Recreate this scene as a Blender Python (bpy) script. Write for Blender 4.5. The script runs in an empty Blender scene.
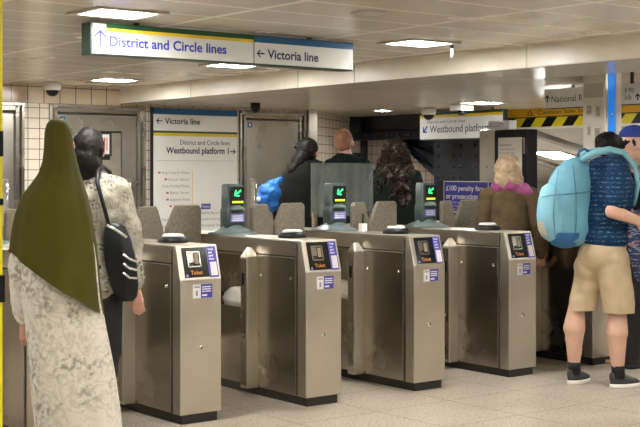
import bpy, bmesh, math, random
from mathutils import Vector, Matrix, Euler, noise

random.seed(7)
SC = bpy.context.scene
COL = SC.collection
TH = math.radians(37.96)          # the camera looks this far to the right of the +Y axis
EYE = 1.45
FPX = 1256.0

# ------------------------------------------------------------------ camera
cam_d = bpy.data.cameras.new('camera')
cam_d.sensor_width = 36.0
cam_d.lens = FPX / 640 * 36.0
cam_d.shift_y = -41.5 / 640
cam_d.clip_start = 0.05
cam = bpy.data.objects.new('camera', cam_d)
cam.location = (0, 0, EYE)
cam.rotation_euler = (math.radians(90), 0, -TH)
COL.objects.link(cam)
SC.camera = cam

# ------------------------------------------------------------------ world, exposure
w = bpy.data.worlds.new('world')
SC.world = w
w.use_nodes = True
w.node_tree.nodes['Background'].inputs[0].default_value = (1.0, 0.93, 0.83, 1)
w.node_tree.nodes['Background'].inputs[1].default_value = 0.32
SC.view_settings.view_transform = 'Standard'
SC.view_settings.look = 'None'
SC.view_settings.gamma = 1.0
SC.view_settings.exposure = 0.50
SC.view_settings.use_curve_mapping = False

LIGHT_W = (1.0, 0.975, 0.93)
PANEL_STRENGTH = 78.0


def area_light(name, loc, sx, sy, power, rot=(0, 0, 0)):
    ld = bpy.data.lights.new(name, 'AREA')
    ld.shape = 'RECTANGLE'
    ld.size = sx
    ld.size_y = sy
    ld.energy = power
    ld.color = LIGHT_W
    o = bpy.data.objects.new(name, ld)
    o.location = loc
    o.rotation_euler = rot
    COL.objects.link(o)
    return o


# ------------------------------------------------------------------ materials
def nm(name):
    m = bpy.data.materials.new(name)
    m.use_nodes = True
    nt = m.node_tree
    return m, nt, nt.nodes['Principled BSDF']


def math_n(nt, op, a, b=None):
    n = nt.nodes.new('ShaderNodeMath')
    n.operation = op
    for i, v in enumerate((a, b)):
        if v is None:
            continue
        if hasattr(v, 'is_output') or hasattr(v, 'links'):
            nt.links.new(v, n.inputs[i])
        else:
            n.inputs[i].default_value = v
    return n.outputs[0]


def mix_c(nt, fac, a, b):
    n = nt.nodes.new('ShaderNodeMix')
    n.data_type = 'RGBA'
    for s, v in ((n.inputs[0], fac), (n.inputs[6], a), (n.inputs[7], b)):
        if hasattr(v, 'links'):
            nt.links.new(v, s)
        elif isinstance(v, (int, float)):
            s.default_value = v
        else:
            s.default_value = (*v, 1)
    return n.outputs[2]


def noise_n(nt, scale=5, detail=3, coord='Object', stretch=(1, 1, 1)):
    tc = nt.nodes.new('ShaderNodeTexCoord')
    mp = nt.nodes.new('ShaderNodeMapping')
    mp.inputs['Scale'].default_value = stretch
    nz = nt.nodes.new('ShaderNodeTexNoise')
    nz.inputs['Scale'].default_value = scale
    nz.inputs['Detail'].default_value = detail
    nt.links.new(tc.outputs[coord], mp.inputs[0])
    nt.links.new(mp.outputs[0], nz.inputs['Vector'])
    return nz.outputs['Fac']


def ramp(nt, fac, stops):
    r = nt.nodes.new('ShaderNodeValToRGB')
    e = r.color_ramp.elements
    while len(e) < len(stops):
        e.new(0.5)
    for i, (p, c) in enumerate(stops):
        e[i].position = p
        e[i].color = (*c, 1)
    nt.links.new(fac, r.inputs[0])
    return r.outputs[0]


def bump(nt, bs, h, strength=0.2, dist=0.01):
    b = nt.nodes.new('ShaderNodeBump')
    b.inputs['Strength'].default_value = strength
    b.inputs['Distance'].default_value = dist
    nt.links.new(h, b.inputs['Height'])
    nt.links.new(b.outputs[0], bs.inputs['Normal'])


def plain(name, col, rough=0.5, metal=0.0, var=0.12, scale=8, bmp=0.0, emit=None, es=1.0, spec=0.5, alpha=None, coat=0):
    m, nt, bs = nm(name)
    f = noise_n(nt, scale)
    lo = tuple(c * (1 - var) for c in col)
    hi = tuple(min(1, c * (1 + var)) for c in col)
    c = ramp(nt, f, [(0.3, lo), (0.7, hi)])
    nt.links.new(c, bs.inputs['Base Color'])
    bs.inputs['Roughness'].default_value = rough
    bs.inputs['Metallic'].default_value = metal
    bs.inputs['Specular IOR Level'].default_value = spec
    bs.inputs['Coat Weight'].default_value = coat
    if bmp:
        bump(nt, bs, f, bmp)
    if emit:
        bs.inputs['Emission Color'].default_value = (*emit, 1)
        bs.inputs['Emission Strength'].default_value = es
    if alpha is not None:
        bs.inputs['Alpha'].default_value = alpha
    return m


def steel(name, col, rough=0.34, blot=0.10, stretch=(60, 60, 2)):
    m, nt, bs = nm(name)
    f = noise_n(nt, 3, 4, 'Object', stretch)
    g = noise_n(nt, 2.4, 5)
    c = ramp(nt, g, [(0.25, tuple(x * 0.80 for x in col)), (0.75, col)])
    nt.links.new(c, bs.inputs['Base Color'])
    bs.inputs['Metallic'].default_value = 1.0
    r = math_n(nt, 'ADD', math_n(nt, 'MULTIPLY', g, blot * 2), rough - blot)
    r = math_n(nt, 'ADD', r, math_n(nt, 'MULTIPLY', f, 0.03))
    nt.links.new(r, bs.inputs['Roughness'])
    return m


def line_mask(nt, coord, axis, period, off, width):
    """1 on a joint line, 0 elsewhere"""
    sp = nt.nodes.new('ShaderNodeSeparateXYZ')
    nt.links.new(coord, sp.inputs[0])
    v = math_n(nt, 'DIVIDE', math_n(nt, 'SUBTRACT', sp.outputs[axis], off - width / 2), period)
    v = math_n(nt, 'FRACT', math_n(nt, 'ADD', v, 100.0))
    return math_n(nt, 'LESS_THAN', v, width / period)


def gridded(name, base, line, axes, rough=0.4, var=0.06, nscale=3, bmp=0.3, spec=0.5, patch=None, metal=0, rnoise=0):
    m, nt, bs = nm(name)
    tc = nt.nodes.new('ShaderNodeTexCoord')
    mask = None
    for ax in axes:
        k = line_mask(nt, tc.outputs['Object'], *ax)
        mask = k if mask is None else math_n(nt, 'MAXIMUM', mask, k)
    f = noise_n(nt, nscale, 4)
    c = ramp(nt, f, [(0.3, tuple(x * (1 - var) for x in base)), (0.7, tuple(min(1, x * (1 + var)) for x in base))])
    if patch:
        g = noise_n(nt, patch[0], 6)
        c = mix_c(nt, ramp(nt, g, [(0.5, (0, 0, 0)), (0.75, (patch[2],) * 3)]), c, patch[1])
    c = mix_c(nt, mask, c, line)
    nt.links.new(c, bs.inputs['Base Color'])
    bs.inputs['Roughness'].default_value = rough
    if rnoise:
        nt.links.new(math_n(nt, 'ADD', math_n(nt, 'MULTIPLY', f, rnoise), rough - rnoise / 2), bs.inputs['Roughness'])
    bs.inputs['Specular IOR Level'].default_value = spec
    bs.inputs['Metallic'].default_value = metal
    if bmp:
        bump(nt, bs, math_n(nt, 'SUBTRACT', 1.0, mask), bmp, 0.003)
    return m


M = {}
M['steel'] = steel('brushed_steel', (0.46, 0.42, 0.355), 0.23, 0.12)  # base colour darkened to put the shade on the gate sides into it
M['steel_light'] = steel('satin_steel', (0.76, 0.71, 0.62), 0.36)
M['steel_front_lit'] = steel('lit_front_steel', (0.70, 0.64, 0.54), 0.38, 0.14)  # same gate steel, paler: the light on the fronts is in its colour
M['steel_door'] = steel('door_steel', (0.52, 0.49, 0.43), 0.29, 0.12, (4, 4, 4))
M['steel_frame'] = steel('frame_steel', (0.48, 0.45, 0.40), 0.26)
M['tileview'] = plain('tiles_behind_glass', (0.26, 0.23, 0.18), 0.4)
M['steel_band'] = steel('band_steel', (0.62, 0.57, 0.49), 0.30)
M['chrome'] = plain('chrome', (0.85, 0.84, 0.82), 0.18, 1.0, 0.02)
M['plinth'] = plain('black_plinth', (0.018, 0.016, 0.014), 0.45)
M['seam'] = plain('seam_dark', (0.03, 0.027, 0.022), 0.7)
M['black'] = plain('black_plastic', (0.008, 0.008, 0.009), 0.4, spec=0.25)
M['blackmat'] = plain('dark_matte', (0.03, 0.03, 0.03), 0.8)
M['slate'] = plain('slate_plastic', (0.055, 0.080, 0.078), 0.38)
M['slate_base'] = plain('slate_plastic_pale', (0.13, 0.17, 0.17), 0.3)
M['white'] = plain('white_plastic', (0.82, 0.82, 0.80), 0.35, var=0.02)
M['signwhite'] = plain('sign_white', (0.50, 0.50, 0.46), 0.5, spec=0.2, var=0.02, emit=(1, 0.98, 0.92), es=0.10)
M['boardwhite'] = plain('board_white', (0.88, 0.88, 0.85), 0.18, var=0.02)
M['signgreen'] = plain('frame_green', (0.025, 0.05, 0.04), 0.35)
M['linegreen'] = plain('stripe_green', (0.01, 0.09, 0.035), 0.4, var=0.03)
M['lineyellow'] = plain('stripe_yellow', (0.80, 0.58, 0.03), 0.4, var=0.03)
M['lineblue'] = plain('stripe_blue', (0.015, 0.13, 0.33), 0.4, var=0.03)
M['navytext'] = plain('navy_lettering', (0.012, 0.016, 0.10), 0.5, var=0.0)
M['bluetext'] = plain('blue_lettering', (0.02, 0.03, 0.42), 0.5, var=0.0)
M['greytext'] = plain('grey_lettering', (0.30, 0.30, 0.32), 0.5, var=0.0)
M['redtext'] = plain('red_lettering', (0.6, 0.12, 0.05), 0.5, var=0.0)
M['orangetext'] = plain('orange_lettering', (0.75, 0.30, 0.05), 0.5, var=0.0)
M['whitetext'] = plain('white_lettering', (0.85, 0.85, 0.85), 0.5, var=0.0)
M['noticeblue'] = plain('notice_blue', (0.065, 0.06, 0.42), 0.4, var=0.04)
M['cardslot'] = plain('card_slot', (0.30, 0.24, 0.17), 0.5)
M['noticepink'] = plain('notice_pale', (0.80, 0.72, 0.74), 0.4, var=0.04)
M['ghostblue'] = plain('label_lilac', (0.22, 0.22, 0.62), 0.4, var=0.04)
M['screen'] = plain('screen_black', (0.01, 0.012, 0.012), 0.15)
M['ledgreen'] = plain('led_green', (0.02, 0.7, 0.2), 0.5, emit=(0.05, 1.0, 0.25), es=1.1, var=0)
M['ledyellow'] = plain('led_yellow', (0.6, 0.7, 0.05), 0.5, emit=(0.75, 0.9, 0.05), es=0.8, var=0)
M['ledred'] = plain('led_red', (0.9, 0.1, 0.06), 0.5, emit=(1.0, 0.16, 0.08), es=1.4, var=0)
M['lamp'] = plain('lamp_diffuser', (0.9, 0.9, 0.9), 0.5, emit=LIGHT_W, es=PANEL_STRENGTH, var=0)
M['lamptrim'] = plain('lamp_trim', (0.50, 0.46, 0.38), 0.5)
M['paddle'] = plain('paddle_foam', (0.19, 0.165, 0.12), 0.75, var=0.30, scale=70, bmp=0.15)
M['paddle_edge'] = plain('paddle_edge', (0.11, 0.095, 0.075), 0.7, var=0.2, scale=60)
M['yellow'] = plain('safety_yellow', (0.80, 0.68, 0.01), 0.45, var=0.05)
M['amber'] = plain('amber_panel', (0.85, 0.50, 0.02), 0.5, var=0.05)
M['girder'] = plain('girder_paint', (0.016, 0.019, 0.028), 0.35, var=0.2)
M['girder2'] = plain('girder_paint_lighter', (0.030, 0.035, 0.050), 0.33, var=0.2)
M['stripblue'] = plain('blue_strip', (0.01, 0.20, 0.75), 0.3, emit=(0.01, 0.25, 1.0), es=0.35, var=0.03)
M['whitepaint'] = plain('white_paint', (0.74, 0.71, 0.64), 0.4, var=0.04)
M['slopepaint'] = plain('slope_paint', (0.42, 0.39, 0.34), 0.6, var=0.05)
M['slopebeam'] = plain('slope_beam', (0.26, 0.235, 0.20), 0.6, var=0.05)
M['ceil_low_edge'] = plain('bulkhead_white', (0.78, 0.73, 0.63), 0.32, var=0.04)
M['soffit'] = plain('bulkhead_soffit', (0.66, 0.62, 0.54), 0.14, var=0.05, scale=2)
M['greyclad'] = plain('grey_cladding', (0.42, 0.40, 0.36), 0.4, var=0.08)
M['paper'] = plain('paper', (0.72, 0.68, 0.60), 0.7, var=0.06)
M['papernotice'] = plain('paper_print', (0.40, 0.38, 0.34), 0.8, var=0.3, scale=60)
M['plasticbag'] = plain('pale_plastic', (0.70, 0.67, 0.60), 0.35, var=0.1)
M['window_dark'] = plain('window_glass', (0.025, 0.035, 0.033), 0.08, var=0.1)
M['skin'] = plain('skin_light', (0.62, 0.38, 0.28), 0.5, var=0.08)
M['skin_pink'] = plain('skin_pink', (0.62, 0.33, 0.25), 0.5, var=0.08)
M['skin_tan'] = plain('skin_tan', (0.48, 0.27, 0.18), 0.5, var=0.08)
M['hair_black'] = plain('hair_black', (0.010, 0.008, 0.007), 0.55, spec=0.2, var=0.5, scale=40, bmp=0.3)
M['hair_brown'] = plain('hair_brown', (0.026, 0.011, 0.006), 0.45, var=0.6, scale=30, bmp=0.3)
M['hair_blond'] = plain('hair_blond', (0.42, 0.30, 0.19), 0.5, var=0.3, scale=30, bmp=0.3)
M['hair_red'] = plain('hair_ginger', (0.30, 0.14, 0.08), 0.5, var=0.3, scale=30, bmp=0.3)
M['olive'] = plain('olive_cloth', (0.062, 0.056, 0.006), 0.85, var=0.10, scale=5, bmp=0.1, spec=0.2)
M['coat_black'] = plain('black_coat', (0.009, 0.010, 0.010), 0.8, var=0.4, scale=6, bmp=0.3, spec=0.12)
M['coat_green'] = plain('dark_green_coat', (0.008, 0.014, 0.012), 0.8, var=0.4, scale=6, bmp=0.3, spec=0.12)
M['trouser'] = plain('black_trousers', (0.012, 0.012, 0.013), 0.8, var=0.2)
M['jacket_brown'] = plain('brown_jacket', (0.11, 0.075, 0.042), 0.85, spec=0.15, var=0.3, scale=9, bmp=0.2)
M['scarf'] = plain('purple_scarf', (0.32, 0.07, 0.20), 0.8, var=0.35, scale=20, bmp=0.3)
M['khaki'] = plain('khaki_cotton', (0.50, 0.39, 0.25), 0.85, var=0.07, scale=7, bmp=0.1, spec=0.2)
M['capblue'] = plain('cap_blue', (0.012, 0.04, 0.27), 0.7, var=0.1)
M['shoe'] = plain('shoe_dark', (0.03, 0.032, 0.032), 0.6, var=0.5, scale=60)
M['sole'] = plain('shoe_sole', (0.78, 0.76, 0.70), 0.5, var=0.05)
M['sock'] = plain('sock_black', (0.01, 0.01, 0.01), 0.8)
M['bagblack'] = plain('bag_leather', (0.010, 0.012, 0.014), 0.4, spec=0.35, var=0.3, scale=9, bmp=0.3)
M['silver'] = plain('silver_trim', (0.75, 0.75, 0.72), 0.3, 0.6, 0.05)
M['bagblue'] = plain('bag_blue', (0.01, 0.15, 0.55), 0.5, var=0.25, scale=9, bmp=0.4)
M['teal'] = plain('pack_light_blue', (0.13, 0.35, 0.46), 0.6, var=0.14, scale=7, bmp=0.15)
M['teal_pale'] = plain('pack_pale_blue', (0.20, 0.46, 0.56), 0.6, var=0.12, scale=7, bmp=0.15)
M['teal_dark'] = plain('pack_deep_blue', (0.015, 0.12, 0.30), 0.6, var=0.2, scale=12)
M['zip'] = plain('pack_zip', (0.06, 0.20, 0.32), 0.6)
M['beige'] = plain('pack_beige', (0.42, 0.38, 0.30), 0.7)
M['eyewhite'] = plain('eye_white', (0.8, 0.8, 0.78), 0.2, var=0)
M['speck'] = plain('dot_dark', (0.05, 0.045, 0.04), 0.6)


def mk_glass():
    m, nt, bs = nm('screen_glass')
    bs.inputs['Base Color'].default_value = (0.55, 0.62, 0.58, 1)
    bs.inputs['Roughness'].default_value = 0.08
    f = noise_n(nt, 6, 2, 'Object', (3, 1, 0.1))
    nt.links.new(math_n(nt, 'ADD', math_n(nt, 'MULTIPLY', f, 0.25), 0.04), bs.inputs['Alpha'])
    return m


M['glass'] = mk_glass()


def mk_floral(name, base, dark, scale, amt=0.75):
    m, nt, bs = nm(name)
    tc = nt.nodes.new('ShaderNodeTexCoord')
    mp = nt.nodes.new('ShaderNodeMapping')
    mp.inputs['Scale'].default_value = (1, 1, 0.8)
    nt.links.new(tc.outputs['Object'], mp.inputs[0])
    vo = nt.nodes.new('ShaderNodeTexVoronoi')
    vo.inputs['Scale'].default_value = scale
    dn = nt.nodes.new('ShaderNodeTexNoise')
    dn.inputs['Scale'].default_value = scale * 1.3
    nt.links.new(mp.outputs[0], dn.inputs['Vector'])
    va = nt.nodes.new('ShaderNodeVectorMath')
    va.operation = 'MULTIPLY_ADD'
    va.inputs[1].default_value = (0.16, 0.16, 0.16)
    nt.links.new(dn.outputs['Color'], va.inputs[0])
    nt.links.new(mp.outputs[0], va.inputs[2])
    nt.links.new(va.outputs[0], vo.inputs['Vector'])
    d = vo.outputs['Distance']
    rings = math_n(nt, 'SINE', math_n(nt, 'MULTIPLY', d, 26.0))
    k1 = ramp(nt, rings, [(0.55, (0, 0, 0)), (0.95, (1, 1, 1))])
    f = noise_n(nt, scale * 0.8, 5)
    k2 = ramp(nt, f, [(0.42, (0, 0, 0)), (0.60, (1, 1, 1))])
    fine = noise_n(nt, scale * 5, 3)
    k3 = ramp(nt, fine, [(0.45, (0, 0, 0)), (0.62, (1, 1, 1))])
    k = math_n(nt, 'MULTIPLY', math_n(nt, 'MAXIMUM', math_n(nt, 'MULTIPLY', k1, 0.32), math_n(nt, 'MULTIPLY', k2, k3)), amt)
    nt.links.new(mix_c(nt, k, base, dark), bs.inputs['Base Color'])
    bs.inputs['Roughness'].default_value = 0.8
    bs.inputs['Specular IOR Level'].default_value = 0.2
    return m


M['dress'] = mk_floral('patterned_dress', (0.66, 0.62, 0.54), (0.16, 0.135, 0.10), 8, 0.72)
M['jacket_pat'] = mk_floral('patterned_jacket', (0.42, 0.39, 0.32), (0.04, 0.035, 0.028), 14, 1.0)


def mk_tee():
    m, nt, bs = nm('navy_patterned_tee')
    tc = nt.nodes.new('ShaderNodeTexCoord')
    k = line_mask(nt, tc.outputs['Object'], 2, 0.030, 0, 0.009)
    f = noise_n(nt, 9, 2, 'Object', (6, 6, 12))
    kk = math_n(nt, 'MULTIPLY', k, ramp(nt, f, [(0.52, (0, 0, 0)), (0.60, (1, 1, 1))]))
    nt.links.new(mix_c(nt, kk, (0.006, 0.030, 0.085), (0.09, 0.20, 0.30)), bs.inputs['Base Color'])
    bs.inputs['Roughness'].default_value = 0.8
    bs.inputs['Specular IOR Level'].default_value = 0.2
    return m


M['tee'] = mk_tee()


def mk_plaid():
    m, nt, bs = nm('navy_red_pattern')
    f = noise_n(nt, 10, 3, 'Object', (1.5, 1.5, 7))
    c = ramp(nt, f, [(0.0, (0.008, 0.014, 0.05)), (0.52, (0.012, 0.02, 0.07)), (0.56, (0.22, 0.33, 0.42)),
                     (0.60, (0.012, 0.02, 0.07)), (0.64, (0.50, 0.07, 0.07)), (0.72, (0.02, 0.02, 0.06))])
    nt.links.new(c, bs.inputs['Base Color'])
    bs.inputs['Roughness'].default_value = 0.8
    return m


M['plaid'] = mk_plaid()

M['floor'] = gridded('terrazzo_floor', (0.46, 0.405, 0.33), (0.15, 0.12, 0.09),
                     [(0, 0.60, 0.15, 0.008), (1, 0.60, 0.38, 0.008)], rough=0.30, var=0.2, nscale=60, bmp=0.15,
                     patch=(1.6, (0.26, 0.21, 0.155), 0.6), rnoise=0.2)
M['ceiling'] = gridded('ceiling_panels', (0.60, 0.555, 0.475), (0.90, 0.85, 0.74),
                       [(0, 1.205, 3.87, 0.045), (1, 0.43, 5.07, 0.026)], rough=0.26, var=0.08, nscale=1.5, bmp=0.25, rnoise=0.1)
M['ceiling_low'] = gridded('ceiling_planks', (0.60, 0.55, 0.46), (0.40, 0.36, 0.29),
                           [(0, 1.40, 8.35, 0.02), (1, 0.30, 6.9, 0.012)], rough=0.25, var=0.06, nscale=1.5, bmp=0.3)
M['tiles'] = gridded('cream_tiles', (0.78, 0.70, 0.58), (0.16, 0.12, 0.09),
                     [(0, 0.125, 5.377, 0.008), (2, 0.103, 0.03, 0.007)], rough=0.16, var=0.04, nscale=4, bmp=0.4)
M['tiles_peach'] = gridded('peach_tiles', (0.72, 0.585, 0.44), (0.14, 0.10, 0.08),
                           [(0, 0.175, 5.2, 0.009), (2, 0.165, 2.135, 0.008)], rough=0.16, var=0.05, nscale=4, bmp=0.4)
M['tiles_far'] = gridded('pale_pink_tiles', (0.78, 0.67, 0.58), (0.20, 0.15, 0.12),
                         [(1, 0.115, 11.0, 0.008), (2, 0.110, 0.03, 0.007)], rough=0.16, var=0.04, nscale=4, bmp=0.4)


# ------------------------------------------------------------------ mesh builder
class MB:
    def __init__(s):
        s.v, s.f, s.fm, s.fs, s.mats = [], [], [], [], []

    def mi(s, m):
        if m not in s.mats:
            s.mats.append(m)
        return s.mats.index(m)

    def add(s, vs, fs, m, smooth=False):
        b = len(s.v)
        s.v += [Vector(v) for v in vs]
        k = s.mi(m)
        for f in fs:
            s.f.append([b + i for i in f])
            s.fm.append(k)
            s.fs.append(smooth)
        return s

    def box(s, x0, x1, y0, y1, z0, z1, m):
        vs = [(x, y, z) for z in (z0, z1) for y in (y0, y1) for x in (x0, x1)]
        return s.add(vs, [(0, 2, 3, 1), (4, 5, 7, 6), (0, 1, 5, 4), (2, 6, 7, 3), (0, 4, 6, 2), (1, 3, 7, 5)], m)

    def prism(s, poly, fn, a0, a1, m):
        """poly: list of 2D points; fn(p, a) -> 3D"""
        n = len(poly)
        vs = [fn(p, a0) for p in poly] + [fn(p, a1) for p in poly]
        fs = [tuple(range(n)), tuple(range(2 * n - 1, n - 1, -1))]
        fs += [(i, i + n, (i + 1) % n + n, (i + 1) % n) for i in range(n)]
        return s.add(vs, fs, m)

    def rings(s, rs, m, cap=True, smooth=True, closed=True):
        n = len(rs[0])
        vs = [p for r in rs for p in r]
        fs = []
        for j in range(len(rs) - 1):
            for i in range(n if closed else n - 1):
                k = (i + 1) % n
                fs.append((j * n + i, j * n + k, (j + 1) * n + k, (j + 1) * n + i))
        if cap:
            fs.append(tuple(range(n - 1, -1, -1)))
            fs.append(tuple((len(rs) - 1) * n + i for i in range(n)))
        return s.add(vs, fs, m, smooth)

    def lathe(s, c, prof, m, n=28, axis=(0, 0, 1), smooth=True):
        """prof: (r, h) pairs along axis from c"""
        ax = Vector(axis).normalized()
        q = ax.to_track_quat('Z', 'Y')
        rs = []
        for r, h in prof:
            rs.append([Vector(c) + q @ Vector((r * math.cos(t), r * math.sin(t), h)) for t in
                       [2 * math.pi * i / n for i in range(n)]])
        return s.rings(rs, m, True, smooth)

    def tube(s, pts, r, m, n=8):
        pts = [Vector(p) for p in pts]
        rs = []
        for i, p in enumerate(pts):
            d = (pts[min(i + 1, len(pts) - 1)] - pts[max(i - 1, 0)]).normalized()
            q = d.to_track_quat('Z', 'Y')
            rr = r[i] if isinstance(r, (list, tuple)) else r
            rs.append([p + q @ Vector((rr * math.cos(2 * math.pi * k / n), rr * math.sin(2 * math.pi * k / n), 0)) for k in range(n)])
        return s.rings(rs, m)

    def quad(s, O, U, V, u0, u1, v0, v1, off, m, t=0.0015):
        """thin raised plate on the plane O + uU + vV, raised by off..off+t along U x V"""
        O, U, V = Vector(O), Vector(U).normalized(), Vector(V).normalized()
        N = U.cross(V)
        P = lambda u, v, h: O + U * u + V * v + N * h
        vs = [P(u, v, h) for h in (off, off + t) for v in (v0, v1) for u in (u0, u1)]
        return s.add(vs, [(0, 2, 3, 1), (4, 5, 7, 6), (0, 1, 5, 4), (2, 6, 7, 3), (0, 4, 6, 2), (1, 3, 7, 5)], m)

    def poly(s, O, U, V, pts, off, m, t=0.0015):
        O, U, V = Vector(O), Vector(U).normalized(), Vector(V).normalized()
        N = U.cross(V)
        n = len(pts)
        vs = [O + U * u + V * v + N * h for h in (off, off + t) for u, v in pts]
        fs = [tuple(range(n - 1, -1, -1)), tuple(range(n, 2 * n))] + [(i, (i + 1) % n, (i + 1) % n + n, i + n) for i in range(n)]
        return s.add(vs, fs, m)

    def arrow(s, O, U, V, cu, cv, size, ang, off, m, thick=0.16):
        """arrow pointing along +u turned by ang, centred on (cu, cv)"""
        ca, sa = math.cos(ang), math.sin(ang)
        h = thick / 2
        def T(l):
            return [(cu + size * (x * ca - y * sa), cv + size * (x * sa + y * ca)) for x, y in l]
        s.poly(O, U, V, T([(-0.5, -h), (0.42, -h), (0.42, h), (-0.5, h)]), off, m)
        for sg in (1, -1):
            pts = [(0.5, 0), (0.5 - 0.38, 0.38 * sg), (0.5 - 0.38 - thick * 1.15, 0.38 * sg), (0.5 - thick * 1.3, 0)]
            if sg > 0:
                pts = pts[:]
            else:
                pts = pts[::-1]
            s.poly(O, U, V, T(pts), off, m)
        return s

    def text(s, body, O, U, V, u0, v0, h, m, width=None, align='L', off=0.002, bold=0.0):
        vs, fs, w0, h0 = text_geo(body, bold)
        sc = h / 0.70                      # capital height of the built-in font at size 1
        sx = sc if width is None else width / max(w0, 1e-4)
        W = w0 * sx
        if align == 'R':
            u0 -= W
        if align == 'C':
            u0 -= W / 2
        O, U, V = Vector(O), Vector(U).normalized(), Vector(V).normalized()
        N = U.cross(V)
        return s.add([O + U * (u0 + x * sx) + V * (v0 + y * sc) + N * off for x, y in vs], fs, m)

    def build(s, name, parent=None, bevel=0.0, loc=None, seg=2):
        me = bpy.data.meshes.new(name)
        me.from_pydata([tuple(v) for v in s.v], [], s.f)
        for m in s.mats:
            me.materials.append(M[m])
        for p, k, sm in zip(me.polygons, s.fm, s.fs):
            p.material_index = k
            p.use_smooth = sm
        me.update()
        bm = bmesh.new()
        bm.from_mesh(me)
        bmesh.ops.recalc_face_normals(bm, faces=bm.faces)
        bm.to_mesh(me)
        bm.free()
        o = bpy.data.objects.new(name, me)
        COL.objects.link(o)
        if parent:
            o.parent = parent
        if loc:
            o.location = loc
        if bevel:
            b = o.modifiers.new('bevel', 'BEVEL')
            b.width = bevel
            b.segments = seg
            b.limit_method = 'ANGLE'
            b.angle_limit = math.radians(40)
        return o


_TG = {}


def text_geo(body, bold=0.0):
    k = (body, bold)
    if k in _TG:
        return _TG[k]
    c = bpy.data.curves.new('t', 'FONT')
    c.body = body
    c.size = 1.0
    c.resolution_u = 4
    c.offset = bold
    o = bpy.data.objects.new('t', c)
    COL.objects.link(o)
    dg = bpy.context.evaluated_depsgraph_get()
    me = bpy.data.meshes.new_from_object(o.evaluated_get(dg))
    vs = [(v.co.x, v.co.y) for v in me.vertices]
    fs = [tuple(p.vertices) for p in me.polygons]
    x0 = min((v[0] for v in vs), default=0)
    w_ = max((v[0] for v in vs), default=1) - x0
    vs = [(x - x0, y) for x, y in vs]
    bpy.data.objects.remove(o)
    bpy.data.curves.remove(c)
    bpy.data.meshes.remove(me)
    _TG[k] = (vs, fs, w_, 1)
    return _TG[k]


def empty(name, loc, rz=0.0):
    o = bpy.data.objects.new(name, None)
    o.location = loc
    o.rotation_euler = (0, 0, rz)
    o.empty_display_size = 0.1
    COL.objects.link(o)
    return o


def tag(o, label=None, cat=None, group=None, kind=None):
    if label:
        o['label'] = label
    if cat:
        o['category'] = cat
    if group:
        o['group'] = group
    if kind:
        o['kind'] = kind
    return o


def struct(mb, name, bevel=0.0):
    return tag(mb.build(name, None, bevel), kind='structure')


def copy_tree(o, parent=None):
    c = o.copy()
    COL.objects.link(c)
    if parent:
        c.parent = parent
    for ch in list(o.children):
        copy_tree(ch, c)
    return c


FX, FZ = (1, 0, 0), (0, 0, 1)     # plane that faces -Y: u = +X, v = +Z
SX = (0, -1, 0)                   # plane that faces -X: u = -Y, v = +Z

# ------------------------------------------------------------------ the setting
CZ, LZ, YW, XW = 2.32, 2.165, 11.6, 10.6
struct(MB().box(-3, 22, -4, 16, -0.12, 0, 'floor'), 'floor')
struct(MB().box(-3, 6.4, -4, 11.75, CZ, CZ + 0.1, 'ceiling'), 'ceiling')
struct(MB().box(7.28, 11.0, -4, 6.56, CZ, CZ + 0.1, 'ceiling'), 'ceiling_bay')
struct(MB().box(-3.15, -3, -4, 11.75, 0, CZ, 'tiles'), 'wall_left')
struct(MB().box(-3.15, 11.0, -4.15, -4, 0, CZ, 'whitepaint'), 'wall_front')
# bulkhead: a shallow beam with a glossy soffit
b = MB().box(6.4, 7.28, -4, 6.56, LZ, CZ + 0.09, 'ceil_low_edge').box(6.4, 6.42, 6.56, 11.6, LZ, CZ + 0.09, 'ceil_low_edge')
for yy in (5.9, 7.75, 8.5, 10.2):
    b.box(6.398, 6.401, yy, yy + 0.012, LZ, CZ - 0.003, 'lamptrim')
b.box(6.43, 7.25, -4, 6.55, LZ - 0.002, LZ + 0.01, 'soffit')
struct(b, 'bulkhead')
struct(MB().box(6.42, 11.0, 6.56, 16, LZ, LZ + 0.1, 'ceiling_low').box(7.28, 11.0, 6.56, 6.58, LZ + 0.1, CZ + 0.1, 'ceiling_low'), 'ceiling_low')

# back wall with three door openings left between the tile piers
D = [(4.55, 5.33), (5.60, 6.70), (7.90, 8.83)]
DT = 2.135


def tile_wall(name, x0, x1, z0, z1, m):
    struct(MB().box(x0, x1, YW, YW + 0.15, z0, z1, m), name)


tile_wall('wall_back', -3, D[0][0], 0, DT, 'tiles')
tile_wall('wall_back_pier', D[0][1], D[1][0], 0, DT, 'tiles')
tile_wall('wall_back_panel', D[1][1], D[2][0], 0, DT, 'tiles')
tile_wall('wall_back_top', -3, 8.93, DT, CZ, 'tiles_peach')
tile_wall('wall_back_end', D[2][1], 8.93, 0, DT, 'steel_light')
# slanting tiled return and the far wall
dx, dy = 0.82, 0.57
A = Vector((8.93, YW, 0))
B = A + Vector((dx, dy, 0)) * 1.62
nrm = Vector((dy, -dx, 0))
me = MB()
me.add([A, B, B + Vector((0, 0, CZ)), A + Vector((0, 0, CZ)), A - nrm * 0.1, B - nrm * 0.1, B - nrm * 0.1 + Vector((0, 0, CZ)), A - nrm * 0.1 + Vector((0, 0, CZ))],
       [(0, 1, 2, 3), (4, 7, 6, 5), (0, 4, 5, 1), (3, 2, 6, 7), (0, 3, 7, 4), (1, 5, 6, 2)], 'tiles')
struct(me, 'wall_return')
b = MB().box(8.84, 8.97, YW - 0.06, YW - 0.001, 0, CZ, 'steel_light')
struct(b, 'trim_1', 0.006)
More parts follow.
